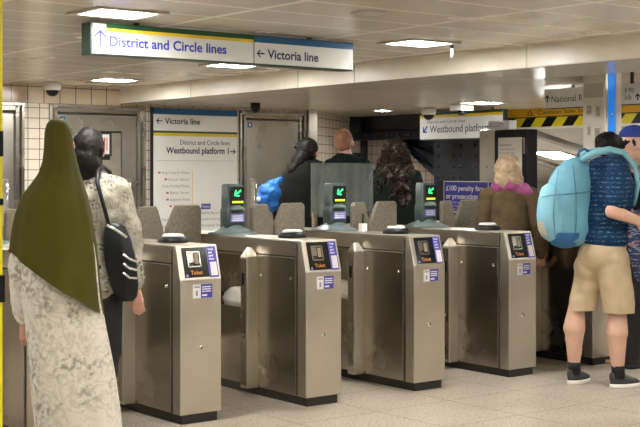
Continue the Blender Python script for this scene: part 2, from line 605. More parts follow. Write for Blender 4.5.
# dark glazed slot between the return and the far wall
C2 = B + Vector((0.02, 0.0, 0))
struct(MB().box(B.x - 0.05, XW + 0.1, B.y + 0.05, B.y + 0.12, 0, LZ, 'girder2'), 'wall_corner')
b = MB()
for k in range(9):
    b.box(B.x - 0.03, B.x + 0.16, B.y - 0.02, B.y + 0.03, 0.3 + k * 0.2, 0.47 + k * 0.2, 'chrome' if k % 2 else 'window_dark')
struct(b, 'trim_2')

struct(MB().box(XW, XW + 0.15, 10.45, 16, 0, LZ, 'tiles_far'), 'wall_far')
struct(MB().box(XW + 0.16, 20, 13.0, 13.15, -0.1, LZ, 'slopepaint'), 'wall_stairwell')
struct(MB().box(XW + 0.1, 18, 2, 13.0, -0.003, 0.004, 'greyclad'), 'floor_landing')
struct(MB().box(17.9, 18, 0, 13.0, 0, 3, 'whitepaint'), 'wall_hall_end')
# sloping ceiling beyond the low headroom beam
b = MB()
b.add([(XW + 0.1, 0, 2.0), (XW + 0.1, 13.0, 2.0), (17.9, 13.0, 0.62), (17.9, 0, 0.62),
       (XW + 0.1, 0, 2.1), (XW + 0.1, 13.0, 2.1), (17.9, 13.0, 0.72), (17.9, 0, 0.72)],
      [(0, 1, 2, 3), (4, 7, 6, 5), (0, 4, 5, 1), (2, 6, 7, 3), (0, 3, 7, 4), (1, 5, 6, 2)], 'slopepaint')
for yy in (6.1, 8.2, 10.0, 11.3):
    b.add([(XW + 0.12, yy, 1.94), (XW + 0.12, yy + 0.12, 1.94), (17.8, yy + 0.12 + 0.5, 0.58), (17.8, yy + 0.5, 0.58),
           (XW + 0.12, yy, 2.0), (XW + 0.12, yy + 0.12, 2.0), (17.8, yy + 0.62, 0.64), (17.8, yy + 0.5, 0.64)],
          [(0, 1, 2, 3), (0, 4, 5, 1), (2, 6, 7, 3), (0, 3, 7, 4), (1, 5, 6, 2)], 'slopebeam')
struct(b, 'ceiling_slope')


def door(n, x0, x1, window, handle_side, sticker=True):
    r = tag(empty('door_%d' % n, (x0, YW, 0)), kind='structure')
    W = x1 - x0
    f = MB()
    f.box(0, 0.03, -0.03, 0.06, 0, DT, 'steel_frame').box(W - 0.03, W, -0.03, 0.06, 0, DT, 'steel_frame')
    f.box(0.03, 0.06, 0.005, 0.06, 0, DT - 0.03, 'steel').box(W - 0.06, W - 0.03, 0.005, 0.06, 0, DT - 0.03, 'steel')
    f.box(0.06, 0.09, -0.018, 0.06, 0, DT - 0.05, 'steel_frame').box(W - 0.09, W - 0.06, -0.018, 0.06, 0, DT - 0.05, 'steel_frame')
    f.box(0.03, W - 0.03, -0.03, 0.06, DT - 0.03, DT, 'steel_frame').box(0.09, W - 0.09, -0.01, 0.06, DT - 0.08, DT - 0.035, 'steel')
    f.box(0.09, W - 0.09, 0.0, 0.06, DT - 0.10, DT - 0.08, 'seam')
    f.build('door_frame', r, 0.004)
    L0, L1, T = 0.105, W - 0.105, DT - 0.11
    m = MB()
    if window:
        wx0, wx1, wz0, wz1 = L0 + 0.23, L1 - 0.165, 1.0, T - 0.15
        m.box(L0, wx0, 0.0, 0.05, 0.01, T, 'steel_door').box(wx1, L1, 0.0, 0.05, 0.01, T, 'steel_door')
        m.box(wx0, wx1, 0.0, 0.05, 0.01, wz0, 'steel_door').box(wx0, wx1, 0.0, 0.05, wz1, T, 'steel_door')
    else:
        m.box(L0, L1, 0.0, 0.05, 0.01, T, 'steel_door')
    m.build('door_leaf', r, 0.003)
    if window:
        g = MB().box(wx0, wx1, 0.02, 0.04, wz0, wz1, 'window_dark')
        go = g.build('window_pane', r)
        q = MB()
        # tiles and a red and white notice seen through the pane
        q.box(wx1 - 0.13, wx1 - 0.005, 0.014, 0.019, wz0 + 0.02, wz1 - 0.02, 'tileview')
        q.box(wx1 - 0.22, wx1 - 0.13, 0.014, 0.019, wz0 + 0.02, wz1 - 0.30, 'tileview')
        q.build('tiled_view', go)
        q = MB()
        q.box(wx1 - 0.235, wx1 - 0.115, 0.008, 0.013, wz1 - 0.26, wz1 - 0.02, 'girder')
        q.box(wx1 - 0.225, wx1 - 0.145, 0.004, 0.0075, wz1 - 0.24, wz1 - 0.035, 'boardwhite')
        q.box(wx1 - 0.21, wx1 - 0.195, 0.001, 0.0035, wz1 - 0.20, wz1 - 0.07, 'redtext')
        q.box(wx1 - 0.18, wx1 - 0.17, 0.001, 0.0035, wz1 - 0.20, wz1 - 0.07, 'redtext')
        tag(q.build('notice', go), 'white notice with red marks')
    hx = (L1 - 0.09) if handle_side == 'R' else (L0 + 0.08)
    h = MB().box(hx - 0.035, hx + 0.035, -0.006, 0, 0.93, 1.38, 'steel_light')
    h.tube([(hx, -0.004, 1.01), (hx, -0.05, 1.03), (hx, -0.06, 1.06), (hx, -0.06, 1.31), (hx, -0.05, 1.34), (hx, -0.004, 1.36)], 0.014, 'chrome')
    h.build('door_handle', r)
    if sticker:
        s = MB().box(L0 + 0.015, L0 + 0.075, -0.003, 0, T - 0.075, T - 0.015, 'lineblue')
        s.box(L0 + 0.035, L0 + 0.055, -0.0045, -0.003, T - 0.06, T - 0.03, 'whitetext')
        s.build('sticker', r)
    return r


door(1, *D[0], False, 'R', False)
door(2, *D[1], True, 'R')
door(3, *D[2], False, 'L')

# dark riveted girder, brace and post on the far wall
b = MB()
b.box(XW - 0.12, XW - 0.001, 10.32, 13.2, 1.96, LZ - 0.001, 'girder')
b.box(XW - 0.16, XW - 0.12, 10.45, 12.3, 1.985, LZ - 0.001, 'girder2')
b.box(XW - 0.20, XW - 0.12, 10.32, 13.2, 1.87, 1.96, 'girder')
b.box(XW - 0.22, XW - 0.12, 10.32, 13.2, 1.855, 1.875, 'girder2')
go = tag(b.build('trim_3', None, 0.004), kind='structure')
b = MB()
for k in range(24):
    b.lathe((XW - 0.20, 10.6 + k * 0.105, 1.915), [(0.022, 0), (0.02, 0.01), (0.008, 0.018)], 'girder2', 8, (-1, 0, 0))
b.build('rivets', go)
# gusset brace
b = MB()
b.prism([(11.95, 1.90), (11.75, 1.90), (11.02, 1.42), (11.02, 1.62)], lambda p, a: (a, p[0], p[1]), XW - 0.16, XW - 0.06, 'girder')
b.prism([(11.95, 1.86), (11.80, 1.86), (11.02, 1.36), (11.02, 1.46)], lambda p, a: (a, p[0], p[1]), XW - 0.22, XW - 0.06, 'girder2')
b.add([(XW - 0.02, 11.75, 1.87), (XW - 0.02, 11.02, 1.87), (XW - 0.02, 11.02, 1.45), (XW - 0.08, 11.75, 1.87), (XW - 0.08, 11.02, 1.87), (XW - 0.08, 11.02, 1.45)],
      [(0, 1, 2), (3, 5, 4), (0, 3, 4, 1), (1, 4, 5, 2), (2, 5, 3, 0)], 'girder')
go = tag(b.build('trim_4', None, 0.004), kind='structure')
b = MB()
for k in range(9):
    t = k / 8
    b.lathe((XW - 0.22, 11.80 - 0.74 * t, 1.85 - 0.44 * t), [(0.016, 0), (0.014, 0.008), (0.005, 0.014)], 'girder', 8, (-1, 0, 0))
b.build('rivets', go)
b = MB().box(XW - 0.24, XW - 0.002, 10.25, 11.06, 0, 1.87, 'girder2')
go = tag(b.build('trim_5', None, 0.005), kind='structure')
b = MB()
for k in range(14):
    for yy in (10.98, 10.72, 10.60, 10.36):
        b.lathe((XW - 0.24, yy, 1.76 - k * 0.125), [(0.026, 0), (0.024, 0.012), (0.009, 0.022)], 'girder', 8, (-1, 0, 0))
b.build('rivets', go)


# ------------------------------------------------------------------ ceiling lights
def ceiling_light(x, y, z, sx, sy, label, group):
    r = tag(empty('ceiling_light', (x, y, z)), label, 'light', group)
    f = MB()
    t = 0.045
    for a in ((-sx / 2 - t, -sx / 2, -sy / 2 - t, sy / 2 + t), (sx / 2, sx / 2 + t, -sy / 2 - t, sy / 2 + t),
              (-sx / 2, sx / 2, -sy / 2 - t, -sy / 2), (-sx / 2, sx / 2, sy / 2, sy / 2 + t)):
        f.box(a[0], a[1], a[2], a[3], -0.012, -0.001, 'lamptrim')
    f.build('frame', r)
    MB().box(-sx / 2, sx / 2, -sy / 2, sy / 2, -0.008, -0.002, 'lamp').build('diffuser', r)
    return r


G1 = 'square lights in the main ceiling'
l0 = ceiling_light(3.34, 6.07, CZ, 0.34, 0.28, 'square ceiling light at top left above the hanging line sign', G1)
for x, y, lab in ((5.70, 6.23, 'square ceiling light right of the hanging line sign'),
                  (5.70, 8.45, 'square ceiling light half hidden under the hanging line sign'),
                  (5.74, 10.5, 'square ceiling light nearest the cream tiled back wall, at upper left'),
                  (3.30, 8.25, None), (3.30, 10.4, None), (3.30, 3.9, None), (5.70, 4.0, None), (1.0, 8.25, None),
                  (0.9, 6.07, None), (0.9, 3.9, None), (3.3, 1.7, None), (5.7, 1.8, None), (0.9, 1.7, None),
                  (3.3, -0.5, None), (5.7, -0.4, None)):
    c = copy_tree(l0)
    c.location = (x, y, CZ)
    c['label'] = lab or 'added square ceiling light brightening the bay'
G2 = 'lights in the low plank ceiling'
l1 = ceiling_light(9.22, 9.12, LZ, 0.34, 0.28, 'square light in the low ceiling beside the camera above the platform sign', G2)
c = copy_tree(l1)
c.location = (9.50, 11.0, LZ)
c.scale = (0.45, 0.45, 1)
c['label'] = 'small far ceiling light above the dark riveted girder'
for q_ in ((8.5, 7.0), (8.9, 13.6)):  # lamps added to brighten the low ceiling area
    c = copy_tree(l1)
    c.location = (q_[0], q_[1], LZ)
    c['label'] = 'added square light brightening the low ceiling'
c = copy_tree(l0)  # lamp added to light the bay and the rail sign
c.location = (8.9, 4.9, CZ)
c['label'] = 'added square ceiling light brightening the bay'
c = copy_tree(l0)  # another added lamp, brightens the floor at the right
c.location = (9.3, 2.9, CZ)
c['label'] = 'added square ceiling light brightening the bay'
# lights on the sloping ceiling
slope = math.atan2(1.38, 7.2)


def slope_light(x, y, lab):
    r = copy_tree(l1)
    z = 2.0 - (x - XW - 0.1) * 1.38 / 7.2
    r.location = (x, y, z - 0.002)
    r.rotation_euler = (0, slope, 0)
    r.scale = (1.35, 1.6, 1)
    r['label'] = lab
    r['group'] = 'lights on the sloping ceiling'


slope_light(12.4, 10.92, 'bright light on the sloping ceiling right of the notice board')
slope_light(12.4, 9.60, 'bright light on the sloping ceiling at the right edge')

# ------------------------------------------------------------------ hanging line sign
SY = 6.40
x0, x1, z0, z1 = 3.36, 5.265, 2.125, 2.295
r = tag(empty('hanging_sign', (x0, SY, z0)), 'long illuminated District and Circle lines sign hanging from the ceiling', 'sign')
W, H = x1 - x0, z1 - z0
MB().box(-0.012, W + 0.004, 0.0, 0.115, -0.008, H + 0.007, 'signgreen').build('sign_box', r, 0.004)
MB().box(0.3, 0.33, 0.05, 0.07, H, CZ - z0, 'signgreen').build('bracket', r)
MB().box(W - 0.33, W - 0.3, 0.05, 0.07, H, CZ - z0, 'signgreen').build('bracket', r)
face = MB().box(0, W, -0.004, 0.001, 0, H, 'signwhite')
so = face.build('sign_face', r)
Wd = 1.107
b = MB()
O = (0, -0.004, 0)
b.quad(O, FX, FZ, 0.085, Wd, H * 0.86, H, 0.0, 'linegreen')
b.quad(O, FX, FZ, 0.085, Wd, H * 0.745, H * 0.86, 0.0, 'lineyellow')
b.quad(O, FX, FZ, Wd + 0.006, W, H * 0.77, H, 0.0, 'lineblue')
b.quad(O, FX, FZ, Wd, Wd + 0.005, 0, H, 0.0, 'seam')
b.build('stripes', so)
b = MB()
b.arrow(O, FX, FZ, 0.046, H * 0.51, 0.100, math.pi / 2, 0.0, 'bluetext', 0.13)
b.text('District and Circle lines', O, FX, FZ, 0.103, H * 0.27, 0.056, 'bluetext', width=0.802, bold=0.022)
b.arrow(O, FX, FZ, Wd + 0.053, H * 0.37, 0.060, math.pi, 0.0, 'navytext', 0.16)
b.text('Victoria line', O, FX, FZ, Wd + 0.105, H * 0.21, 0.056, 'navytext', width=0.404, bold=0.022)
O = (0, 0, 0)
b.build('lettering', so)

# ------------------------------------------------------------------ line board on the back wall
bx0 = 6.785
bx1 = 7.86
bz0, bz1 = 0.72, 2.130
r = tag(empty('line_board', (bx0, YW - 0.03, bz0)), 'tall white line map board on the tiled back wall between two steel doors', 'sign')
W, H = bx1 - bx0, bz1 - bz0
MB().box(0, W, 0, 0.028, 0, H, 'boardwhite').build('panel', r)
b = MB()
b.box(-0.02, 0, -0.006, 0.028, 0, H + 0.01, 'girder').box(W, W + 0.008, -0.006, 0.028, 0, H + 0.01, 'steel_light')
b.build('frame', r)
b = MB()
b.quad(O, FX, FZ, 0, W, H - 0.065, H, 0, 'lineblue')
b.quad(O, FX, FZ, 0, W, H - 0.262, H - 0.240, 0, 'linegreen')
b.quad(O, FX, FZ, 0, W, H - 0.295, H - 0.262, 0, 'lineyellow')
b.build('stripes', r)
b = MB()
b.arrow(O, FX, FZ, 0.075, H - 0.135, 0.075, math.pi, 0, 'navytext', 0.14)
b.text('Victoria line', O, FX, FZ, 0.145, H - 0.165, 0.062, 'navytext', width=0.44, bold=0.015)
b.text('District and Circle lines', O, FX, FZ, W - 0.10, H - 0.385, 0.050, 'navytext', width=0.64, align='R')
b.text('Westbound platform 1', O, FX, FZ, W - 0.115, H - 0.480, 0.066, 'navytext', width=0.80, align='R', bold=0.02)
b.arrow(O, FX, FZ, W - 0.055, H - 0.455, 0.075, 0, 0, 'navytext', 0.16)
b.quad(O, FX, FZ, 0.05, W - 0.05, H - 0.560, H - 0.557, 0, 'greytext')
b.build('lettering', r)
L = ["King's Cross St. Pancras", 'Euston Square', 'Great Portland Street', 'Baker Street', 'Edgware Road', 'Paddington', 'Bayswater', 'Notting Hill Gate', 'High Street Kensington']
b = MB()
rx = W * 0.42
zz = H - 0.70
for k, s_ in enumerate(L):
    zk = zz - k * 0.072
    b.text(s_, O, FX, FZ, rx, zk, 0.030, 'greytext', align='R', width=min(0.020 * len(s_), 0.34))
    if k in (0, 1, 3, 4, 5, 7):
        wd_ = min(0.020 * len(s_), 0.34)
        b.quad(O, FX, FZ, rx - wd_ - 0.05, rx - wd_ - 0.02, zk + 0.004, zk + 0.024, 0, 'redtext')
for k, s_ in enumerate(['Sloane Square', 'South Kensington', 'Gloucester Road', '', "Earl's Court", '', 'West Kensington', 'Barons Court', 'Hammersmith']):
    if s_:
        b.text(s_, O, FX, FZ, W * (0.56 if k < 5 else 0.66), zz - 0.37 - (k + 1) * 0.068, 0.030, 'greytext', width=0.018 * len(s_))
b.quad(O, FX, FZ, W * 0.56, W * 0.56 + 0.12, zz - 0.385, zz - 0.325, 0, 'noticeblue')
b.text('Victoria', O, FX, FZ, W * 0.56 + 0.012, zz - 0.370, 0.032, 'whitetext', width=0.096)
b.build('station_list', r)
b = MB()
b.quad(O, FX, FZ, rx + 0.035, rx + 0.041, zz - 0.62, zz + 0.04, 0, 'lineyellow')
b.quad(O, FX, FZ, W * 0.53, W * 0.53 + 0.007, zz - 0.95, zz - 0.34, 0, 'linegreen')
b.quad(O, FX, FZ, W * 0.63, W * 0.63 + 0.006, zz - 0.95, zz - 0.76, 0, 'linegreen')
b.quad(O, FX, FZ, rx + 0.041, W * 0.53, zz - 0.62, zz - 0.615, 0, 'lineyellow')
b.quad(O, FX, FZ, rx - 0.2, W * 0.63, zz - 0.76, zz - 0.755, 0, 'orangetext')
b.build('route_lines', r)

# ------------------------------------------------------------------ platform sign, rail sign, headroom beam (all face -X)
py0, py1 = 11.95, 9.78
px_ = XW - 0.62
r = tag(empty('platform_sign', (px_, 10.887, 1.830)), 'white Westbound platform sign with green and yellow stripe below the low ceiling', 'sign')
W, H = 1.33, 0.300
MB().box(0.004, 0.08, -W, 0, -0.012, H + 0.006, 'signgreen').box(0, 0.004, -W, 0, 0, H, 'signwhite').build('sign_box', r)
MB().box(0.03, 0.05, -0.2, -0.18, H, LZ - 1.830, 'signgreen').build('bracket', r)
MB().box(0.03, 0.05, -W + 0.18, -W + 0.2, H, LZ - 1.830, 'signgreen').build('bracket', r)
b = MB()
b.quad(O, SX, FZ, 0, W, H - 0.022, H, 0, 'linegreen')
b.quad(O, SX, FZ, 0, W, H - 0.055, H - 0.022, 0, 'lineyellow')
b.build('stripes', r)
b = MB()
b.text('District and Circle lines', O, SX, FZ, 0.13, H - 0.118, 0.036, 'navytext', width=0.62)
b.text('Westbound platform', O, SX, FZ, 0.17, 0.075, 0.085, 'navytext', width=0.965, bold=0.006)
b.arrow(O, SX, FZ, 0.09, 0.115, 0.11, math.radians(225), 0, 'bluetext', 0.18)
b.build('lettering', r)

r = tag(empty('rail_sign', (8.0, 7.18, 1.985)), 'pale National Rail sign hanging partly behind the blue striped column', 'sign')
W, H = 1.45, 0.160
MB().box(0, 0.05, -W, 0, 0, H, 'white').box(0.004, 0.054, -W, 0.004, -0.006, 0.0, 'seam').build('sign_box', r, 0.002)
MB().box(0.02, 0.04, -0.3, -0.28, H, LZ - 1.985, 'seam').build('bracket', r)
MB().box(0.02, 0.04, -0.9, -0.88, H, CZ - 1.985, 'seam').build('bracket', r)
b = MB()
b.arrow(O, SX, FZ, 0.032, H * 0.5, 0.065, math.pi / 2, 0, 'navytext', 0.2)
b.text('National Rail', O, SX, FZ, 0.08, H * 0.30, 0.052, 'navytext', width=0.40)
b.text('s to', O, SX, FZ, 0.84, H * 0.60, 0.042, 'navytext', width=0.09)
b.text('ick', O, SX, FZ, 0.84, H * 0.22, 0.042, 'navytext', width=0.07)
b.arrow(O, SX, FZ, 0.965, H * 0.34, 0.055, math.pi / 2, 0, 'navytext', 0.2)
b.build('lettering', r)

YB0, YB1 = 10.22, 3.0
zb0, zb1, zb2 = 1.955, 2.065, 2.163
r = tag(empty('headroom_beam', (XW - 0.02, YB0, 0)), 'yellow and black striped low headroom warning beam over the opening', 'beam')
LB = YB0 - YB1
MB().box(0, 0.12, -LB, 0, zb1 + 0.006, zb2, 'amber').box(0.004, 0.12, -LB, 0, zb1 - 0.006, zb1 + 0.006, 'seam').build('caution_panel', r)
MB().box(0.002, 0.12, -LB, 0, zb0, zb1 - 0.006, 'yellow').box(-0.01, 0.13, -LB, 0, zb0 - 0.02, zb0, 'whitepaint').build('hazard_board', r)
b = MB()
k = 0.05
while k < LB - 0.35:
    b.poly((0, 0, 0), SX, FZ, [(k, zb0), (k + 0.15, zb0), (k + 0.24, zb1 - 0.007), (k + 0.09, zb1 - 0.007)], 0.0, 'black')
    k += 0.31
b.build('hazard_stripes', r)
b = MB()
b.text('Caution low headroom', (0, 0, 0), SX, FZ, 0.62, zb1 + 0.028, 0.048, 'seam', width=1.05)
b.poly((0, 0, 0), SX, FZ, [(0.46, zb1 + 0.02), (0.56, zb1 + 0.02), (0.51, zb1 + 0.085)], 0.0, 'seam')
b.poly((0, 0, 0), SX, FZ, [(0.483, zb1 + 0.03), (0.537, zb1 + 0.03), (0.51, zb1 + 0.066)], 0.0016, 'amber')
b.text('Caution low headroom', (0, 0, 0), SX, FZ, 3.1, zb1 + 0.028, 0.048, 'seam', width=1.05)
b.build('lettering', r)

# small white sign box over the notice board
r = tag(empty('sign_box', (8.80, 8.62, 1.86)), 'small white sign box standing on the steel cabinet by the notice board', 'sign')
MB().box(0, 0.10, -0.28, 0, 0, 0.085, 'white').build('casing', r, 0.003)
b = MB()
b.quad((0, 0, 0), SX, FZ, 0.02, 0.20, 0.050, 0.058, 0, 'greytext')
b.quad((0, 0, 0), SX, FZ, 0.02, 0.16, 0.028, 0.036, 0, 'greytext')
b.build('lettering', r)

# ------------------------------------------------------------------ column with blue strip
r = tag(empty('striped_column', (7.70, 6.30, 0)), 'pale clad column with a bright blue vertical strip behind the man in the cap', 'column')
MB().box(0.0, 0.19, 0.0, 0.21, 0, CZ - 0.002, 'whitepaint').build('casing', r, 0.004)
MB().box(-0.006, 0.0, 0.008, 0.20, 2.03, 2.14, 'greyclad').build('cap_panel', r)
MB().box(0.045, 0.115, -0.008, 0.0, 0.02, CZ - 0.004, 'stripblue').build('blue_strip', r)
b = MB().box(0.0, 0.028, -0.014, 0.0, 0, CZ - 0.004, 'steel_light').box(0.13, 0.19, -0.014, 0.0, 0, CZ - 0.004, 'boardwhite')
b.build('edge_trim', r)
b = MB()
for k, (u, z, ww, hh) in enumerate(((0.03, 1.86, 0.06, 0.13), (0.11, 1.88, 0.07, 0.12), (0.03, 1.70, 0.07, 0.12), (0.12, 1.72, 0.05, 0.11))):
    b.box(-0.004, -0.0005, u, u + ww, z, z + hh, 'paper')
    b.box(-0.006, -0.004, u + 0.012, u + ww - 0.012, z + 0.02, z + hh - 0.03, 'papernotice')
b.build('notices', r)
MB().lathe((0.08, -0.008, 1.90), [(0.010, 0), (0.008, 0.004)], 'whitetext', 12, (0, -1, 0)).build('stud', r)

# ------------------------------------------------------------------ notice board cabinet
r = tag(empty('notice_board', (8.70, 8.02, 0)), 'tall black notice cabinet holding a printed sheet behind the gates', 'notice board')
MB().box(0, 0.14, 0, 0.42, 0, 1.85, 'black').build('cabinet', r, 0.006)
b = MB().quad((0, 0.42, 0), SX, FZ, 0.050, 0.355, 0.85, 1.775, 0.0, 'paper')
po = b.build('paper_sheet', r)
b = MB()
for k in range(22):
    v = 1.70 - k * 0.037
    if k in (9,):
        continue
    b.quad((-0.002, 0.42, 0), SX, FZ, 0.065, 0.065 + (0.16 if k in (0, 10) else 0.21 + 0.03 * random.random()), v, v + (0.010 if k in (0, 10) else 0.006), 0.0, 'greytext')
b.build('print', po)
MB().box(-0.014, 0, 0.022, 0.034, 1.62, 1.77, 'chrome').build('hinge', r)

r = tag(empty('steel_cabinet', (8.72, 8.46, 0)), 'narrow steel cabinet standing just left of the black notice cabinet', 'cabinet')
MB().box(0, 0.2, 0, 0.20, 0, 1.858, 'steel_door').build('body', r, 0.005)
b = MB()
for zz_ in (0.5, 1.0, 1.5, 1.8):
    b.lathe((0, 0.1, zz_), [(0.008, 0), (0.006, 0.003)], 'seam', 10, (-1, 0, 0))
b.build('screws', r)

# ------------------------------------------------------------------ penalty fare notice on a barrier
r = tag(empty('penalty_notice', (8.28, 8.70, 0)), 'blue penalty fare notice fixed to a barrier behind the gates', 'sign')
MB().box(0, 0.03, -0.66, 0, 1.07, 1.365, 'noticeblue').build('panel', r)
MB().box(-0.02, 0.05, 0.0, 0.09, 0, 1.37, 'blackmat').box(0.035, 0.06, -0.66, 0, 0.05, 1.07, 'girder').box(0.0, 0.04, -0.70, -0.66, 0, 1.37, 'steel').build('post', r, 0.003)
b = MB()
t = 0.008
for a in ((0, 0.66, 1.07, 1.07 + t), (0, 0.66, 1.365 - t, 1.365), (0, t, 1.07, 1.365), (0.585, 0.585 + t, 1.07, 1.365), (0.66 - t, 0.66, 1.07, 1.365)):
    b.quad((0, 0, 0), SX, FZ, *a, 0.0, 'whitetext')
b.build('border', r)
b = MB()
b.text('£100 penalty fare', (0, 0, 0), SX, FZ, 0.035, 1.275, 0.048, 'whitetext', width=0.50, bold=0.02)
b.text('or prosecution', (0, 0, 0), SX, FZ, 0.035, 1.20, 0.048, 'whitetext', width=0.42, bold=0.02)
b.text('If you do not touch in and', (0, 0, 0), SX, FZ, 0.035, 1.155, 0.022, 'whitetext', width=0.42)
b.text('out or hold a valid ticket', (0, 0, 0), SX, FZ, 0.035, 1.122, 0.022, 'whitetext', width=0.42)
b.text('for your whole journey', (0, 0, 0), SX, FZ, 0.035, 1.09, 0.022, 'whitetext', width=0.36)
b.build('lettering', r)

# glass screen beyond the gates
r = tag(empty('glass_screen', (6.28, 8.16, 0)), 'pale glass screen standing beyond the gates in front of the black coats', 'screen')
MB().box(0, 0.66, 0, 0.012, 1.08, 1.525, 'glass').build('pane', r)
for fx_ in (0.02, 0.60):
    MB().box(fx_, fx_ + 0.03, -0.012, 0.026, 0, 1.12, 'steel').build('post', r)


# ------------------------------------------------------------------ ticket gates
GW, GL, GY = 0.28, 1.90, 6.15


def paddle(parent, hx, hy, ang, sgn):
    """hinge at (hx, hy); the flap points sgn*X turned by ang"""
    c, s_ = math.cos(ang) * sgn, math.sin(ang)
    n = Vector((-s_, c, 0))
    prof = [(0.0, 0.30), (0.24, 0.30), (0.30, 0.38), (0.305, 1.07), (0.235, 1.20), (0.215, 1.225), (0.02, 1.225), (0.0, 1.20)]
    f = lambda p, a: Vector((hx + c * p[0], hy + s_ * p[0], p[1])) + n * a
    mb = MB().prism(prof, f, -0.018, 0.018, 'paddle')
    o = mb.build('paddle', parent, 0.012, seg=3)
    return o


def reader(parent, x, y, z):
    o = MB().lathe((x, y, z), [(0.095, 0), (0.095, 0.012), (0.085, 0.030), (0.074, 0.036)], 'black', 32).build('card_reader', parent)
    MB().lathe((x, y, z + 0.0355), [(0.066, 0), (0.063, 0.011), (0.05, 0.016), (0.01, 0.018)], 'white', 32).build('reader_pad', o)
    return o


def display(parent, x, y, z, mode):
    # flared foot
    rs = []
    for hx, hy, h in ((0.150, 0.165, 0.0), (0.150, 0.165, 0.008), (0.115, 0.13, 0.022), (0.082, 0.06, 0.045), (0.078, 0.045, 0.07)):
        rs.append([(x + hx * math.copysign(abs(math.cos(t)) ** 0.7, math.cos(t)), y + hy * math.copysign(abs(math.sin(t)) ** 0.7, math.sin(t)), z + h)
                   for t in [2 * math.pi * (i + 0.5) / 28 for i in range(28)]])
    o = MB().rings(rs, 'slate_base').build('indicator_foot', parent)
    rs = []
    for hx, hy, oy, h in ((0.080, 0.050, 0, 0.03), (0.080, 0.050, 0, 0.165), (0.074, 0.046, 0, 0.18), (0.074, 0.046, 0.0, 0.19), (0.068, 0.044, 0.004, 0.335), (0.060, 0.040, 0.004, 0.345)):
        rs.append([(x + hx * math.copysign(abs(math.cos(t)) ** 0.35, math.cos(t)), y + oy + hy * math.copysign(abs(math.sin(t)) ** 0.35, math.sin(t)), z + h)
                   for t in [2 * math.pi * (i + 0.5) / 32 for i in range(32)]])
    o = MB().rings(rs, 'slate').build('indicator', parent)
    yy = y - 0.0535
    P = (x, yy, z)
    s_ = MB().quad(P, FX, FZ, -0.054, 0.058, 0.205, 0.325, 0.0, 'screen', 0.006).build('screen', o)
    b_ = MB()
    if mode == 'arrow':
        b_.arrow(P, FX, FZ, 0.0, 0.282, 0.066, math.radians(215), 0.0075, 'ledgreen', 0.19)
    else:
        b_.poly(P, FX, FZ, [(-0.032, 0.310), (-0.024, 0.316), (0.034, 0.246), (0.026, 0.240)], 0.0075, 'ledred')
        b_.poly(P, FX, FZ, [(0.032, 0.310), (0.024, 0.316), (-0.034, 0.246), (-0.026, 0.240)][::-1], 0.0075, 'ledred')
        for k in range(2):
            b_.quad(P, FX, FZ, -0.03, 0.03, 0.27, 0.276, 0.0075, 'ledred')
    for k in range(7):
        b_.quad(P, FX, FZ, -0.044 + k * 0.0135, -0.044 + k * 0.0135 + 0.008, 0.213, 0.228, 0.0075, 'ledyellow')
    b_.build('symbol', s_)
    b_ = MB().lathe((x, y - 0.045, z + 0.165), [(0.055, 0), (0.045, 0.02), (0.02, 0.034)], 'slate_base', 20).build('hood', o)
    b_ = MB().quad((x, y - 0.052, z), FX, FZ, -0.050, 0.058, 0.085, 0.140, 0.0, 'ghostblue', 0.003)
    for k in range(3):
        b_.quad((x, y - 0.0555, z), FX, FZ, -0.04, 0.045, 0.094 + k * 0.014, 0.101 + k * 0.014, 0.0, 'whitetext')
    b_.build('small_label', o)


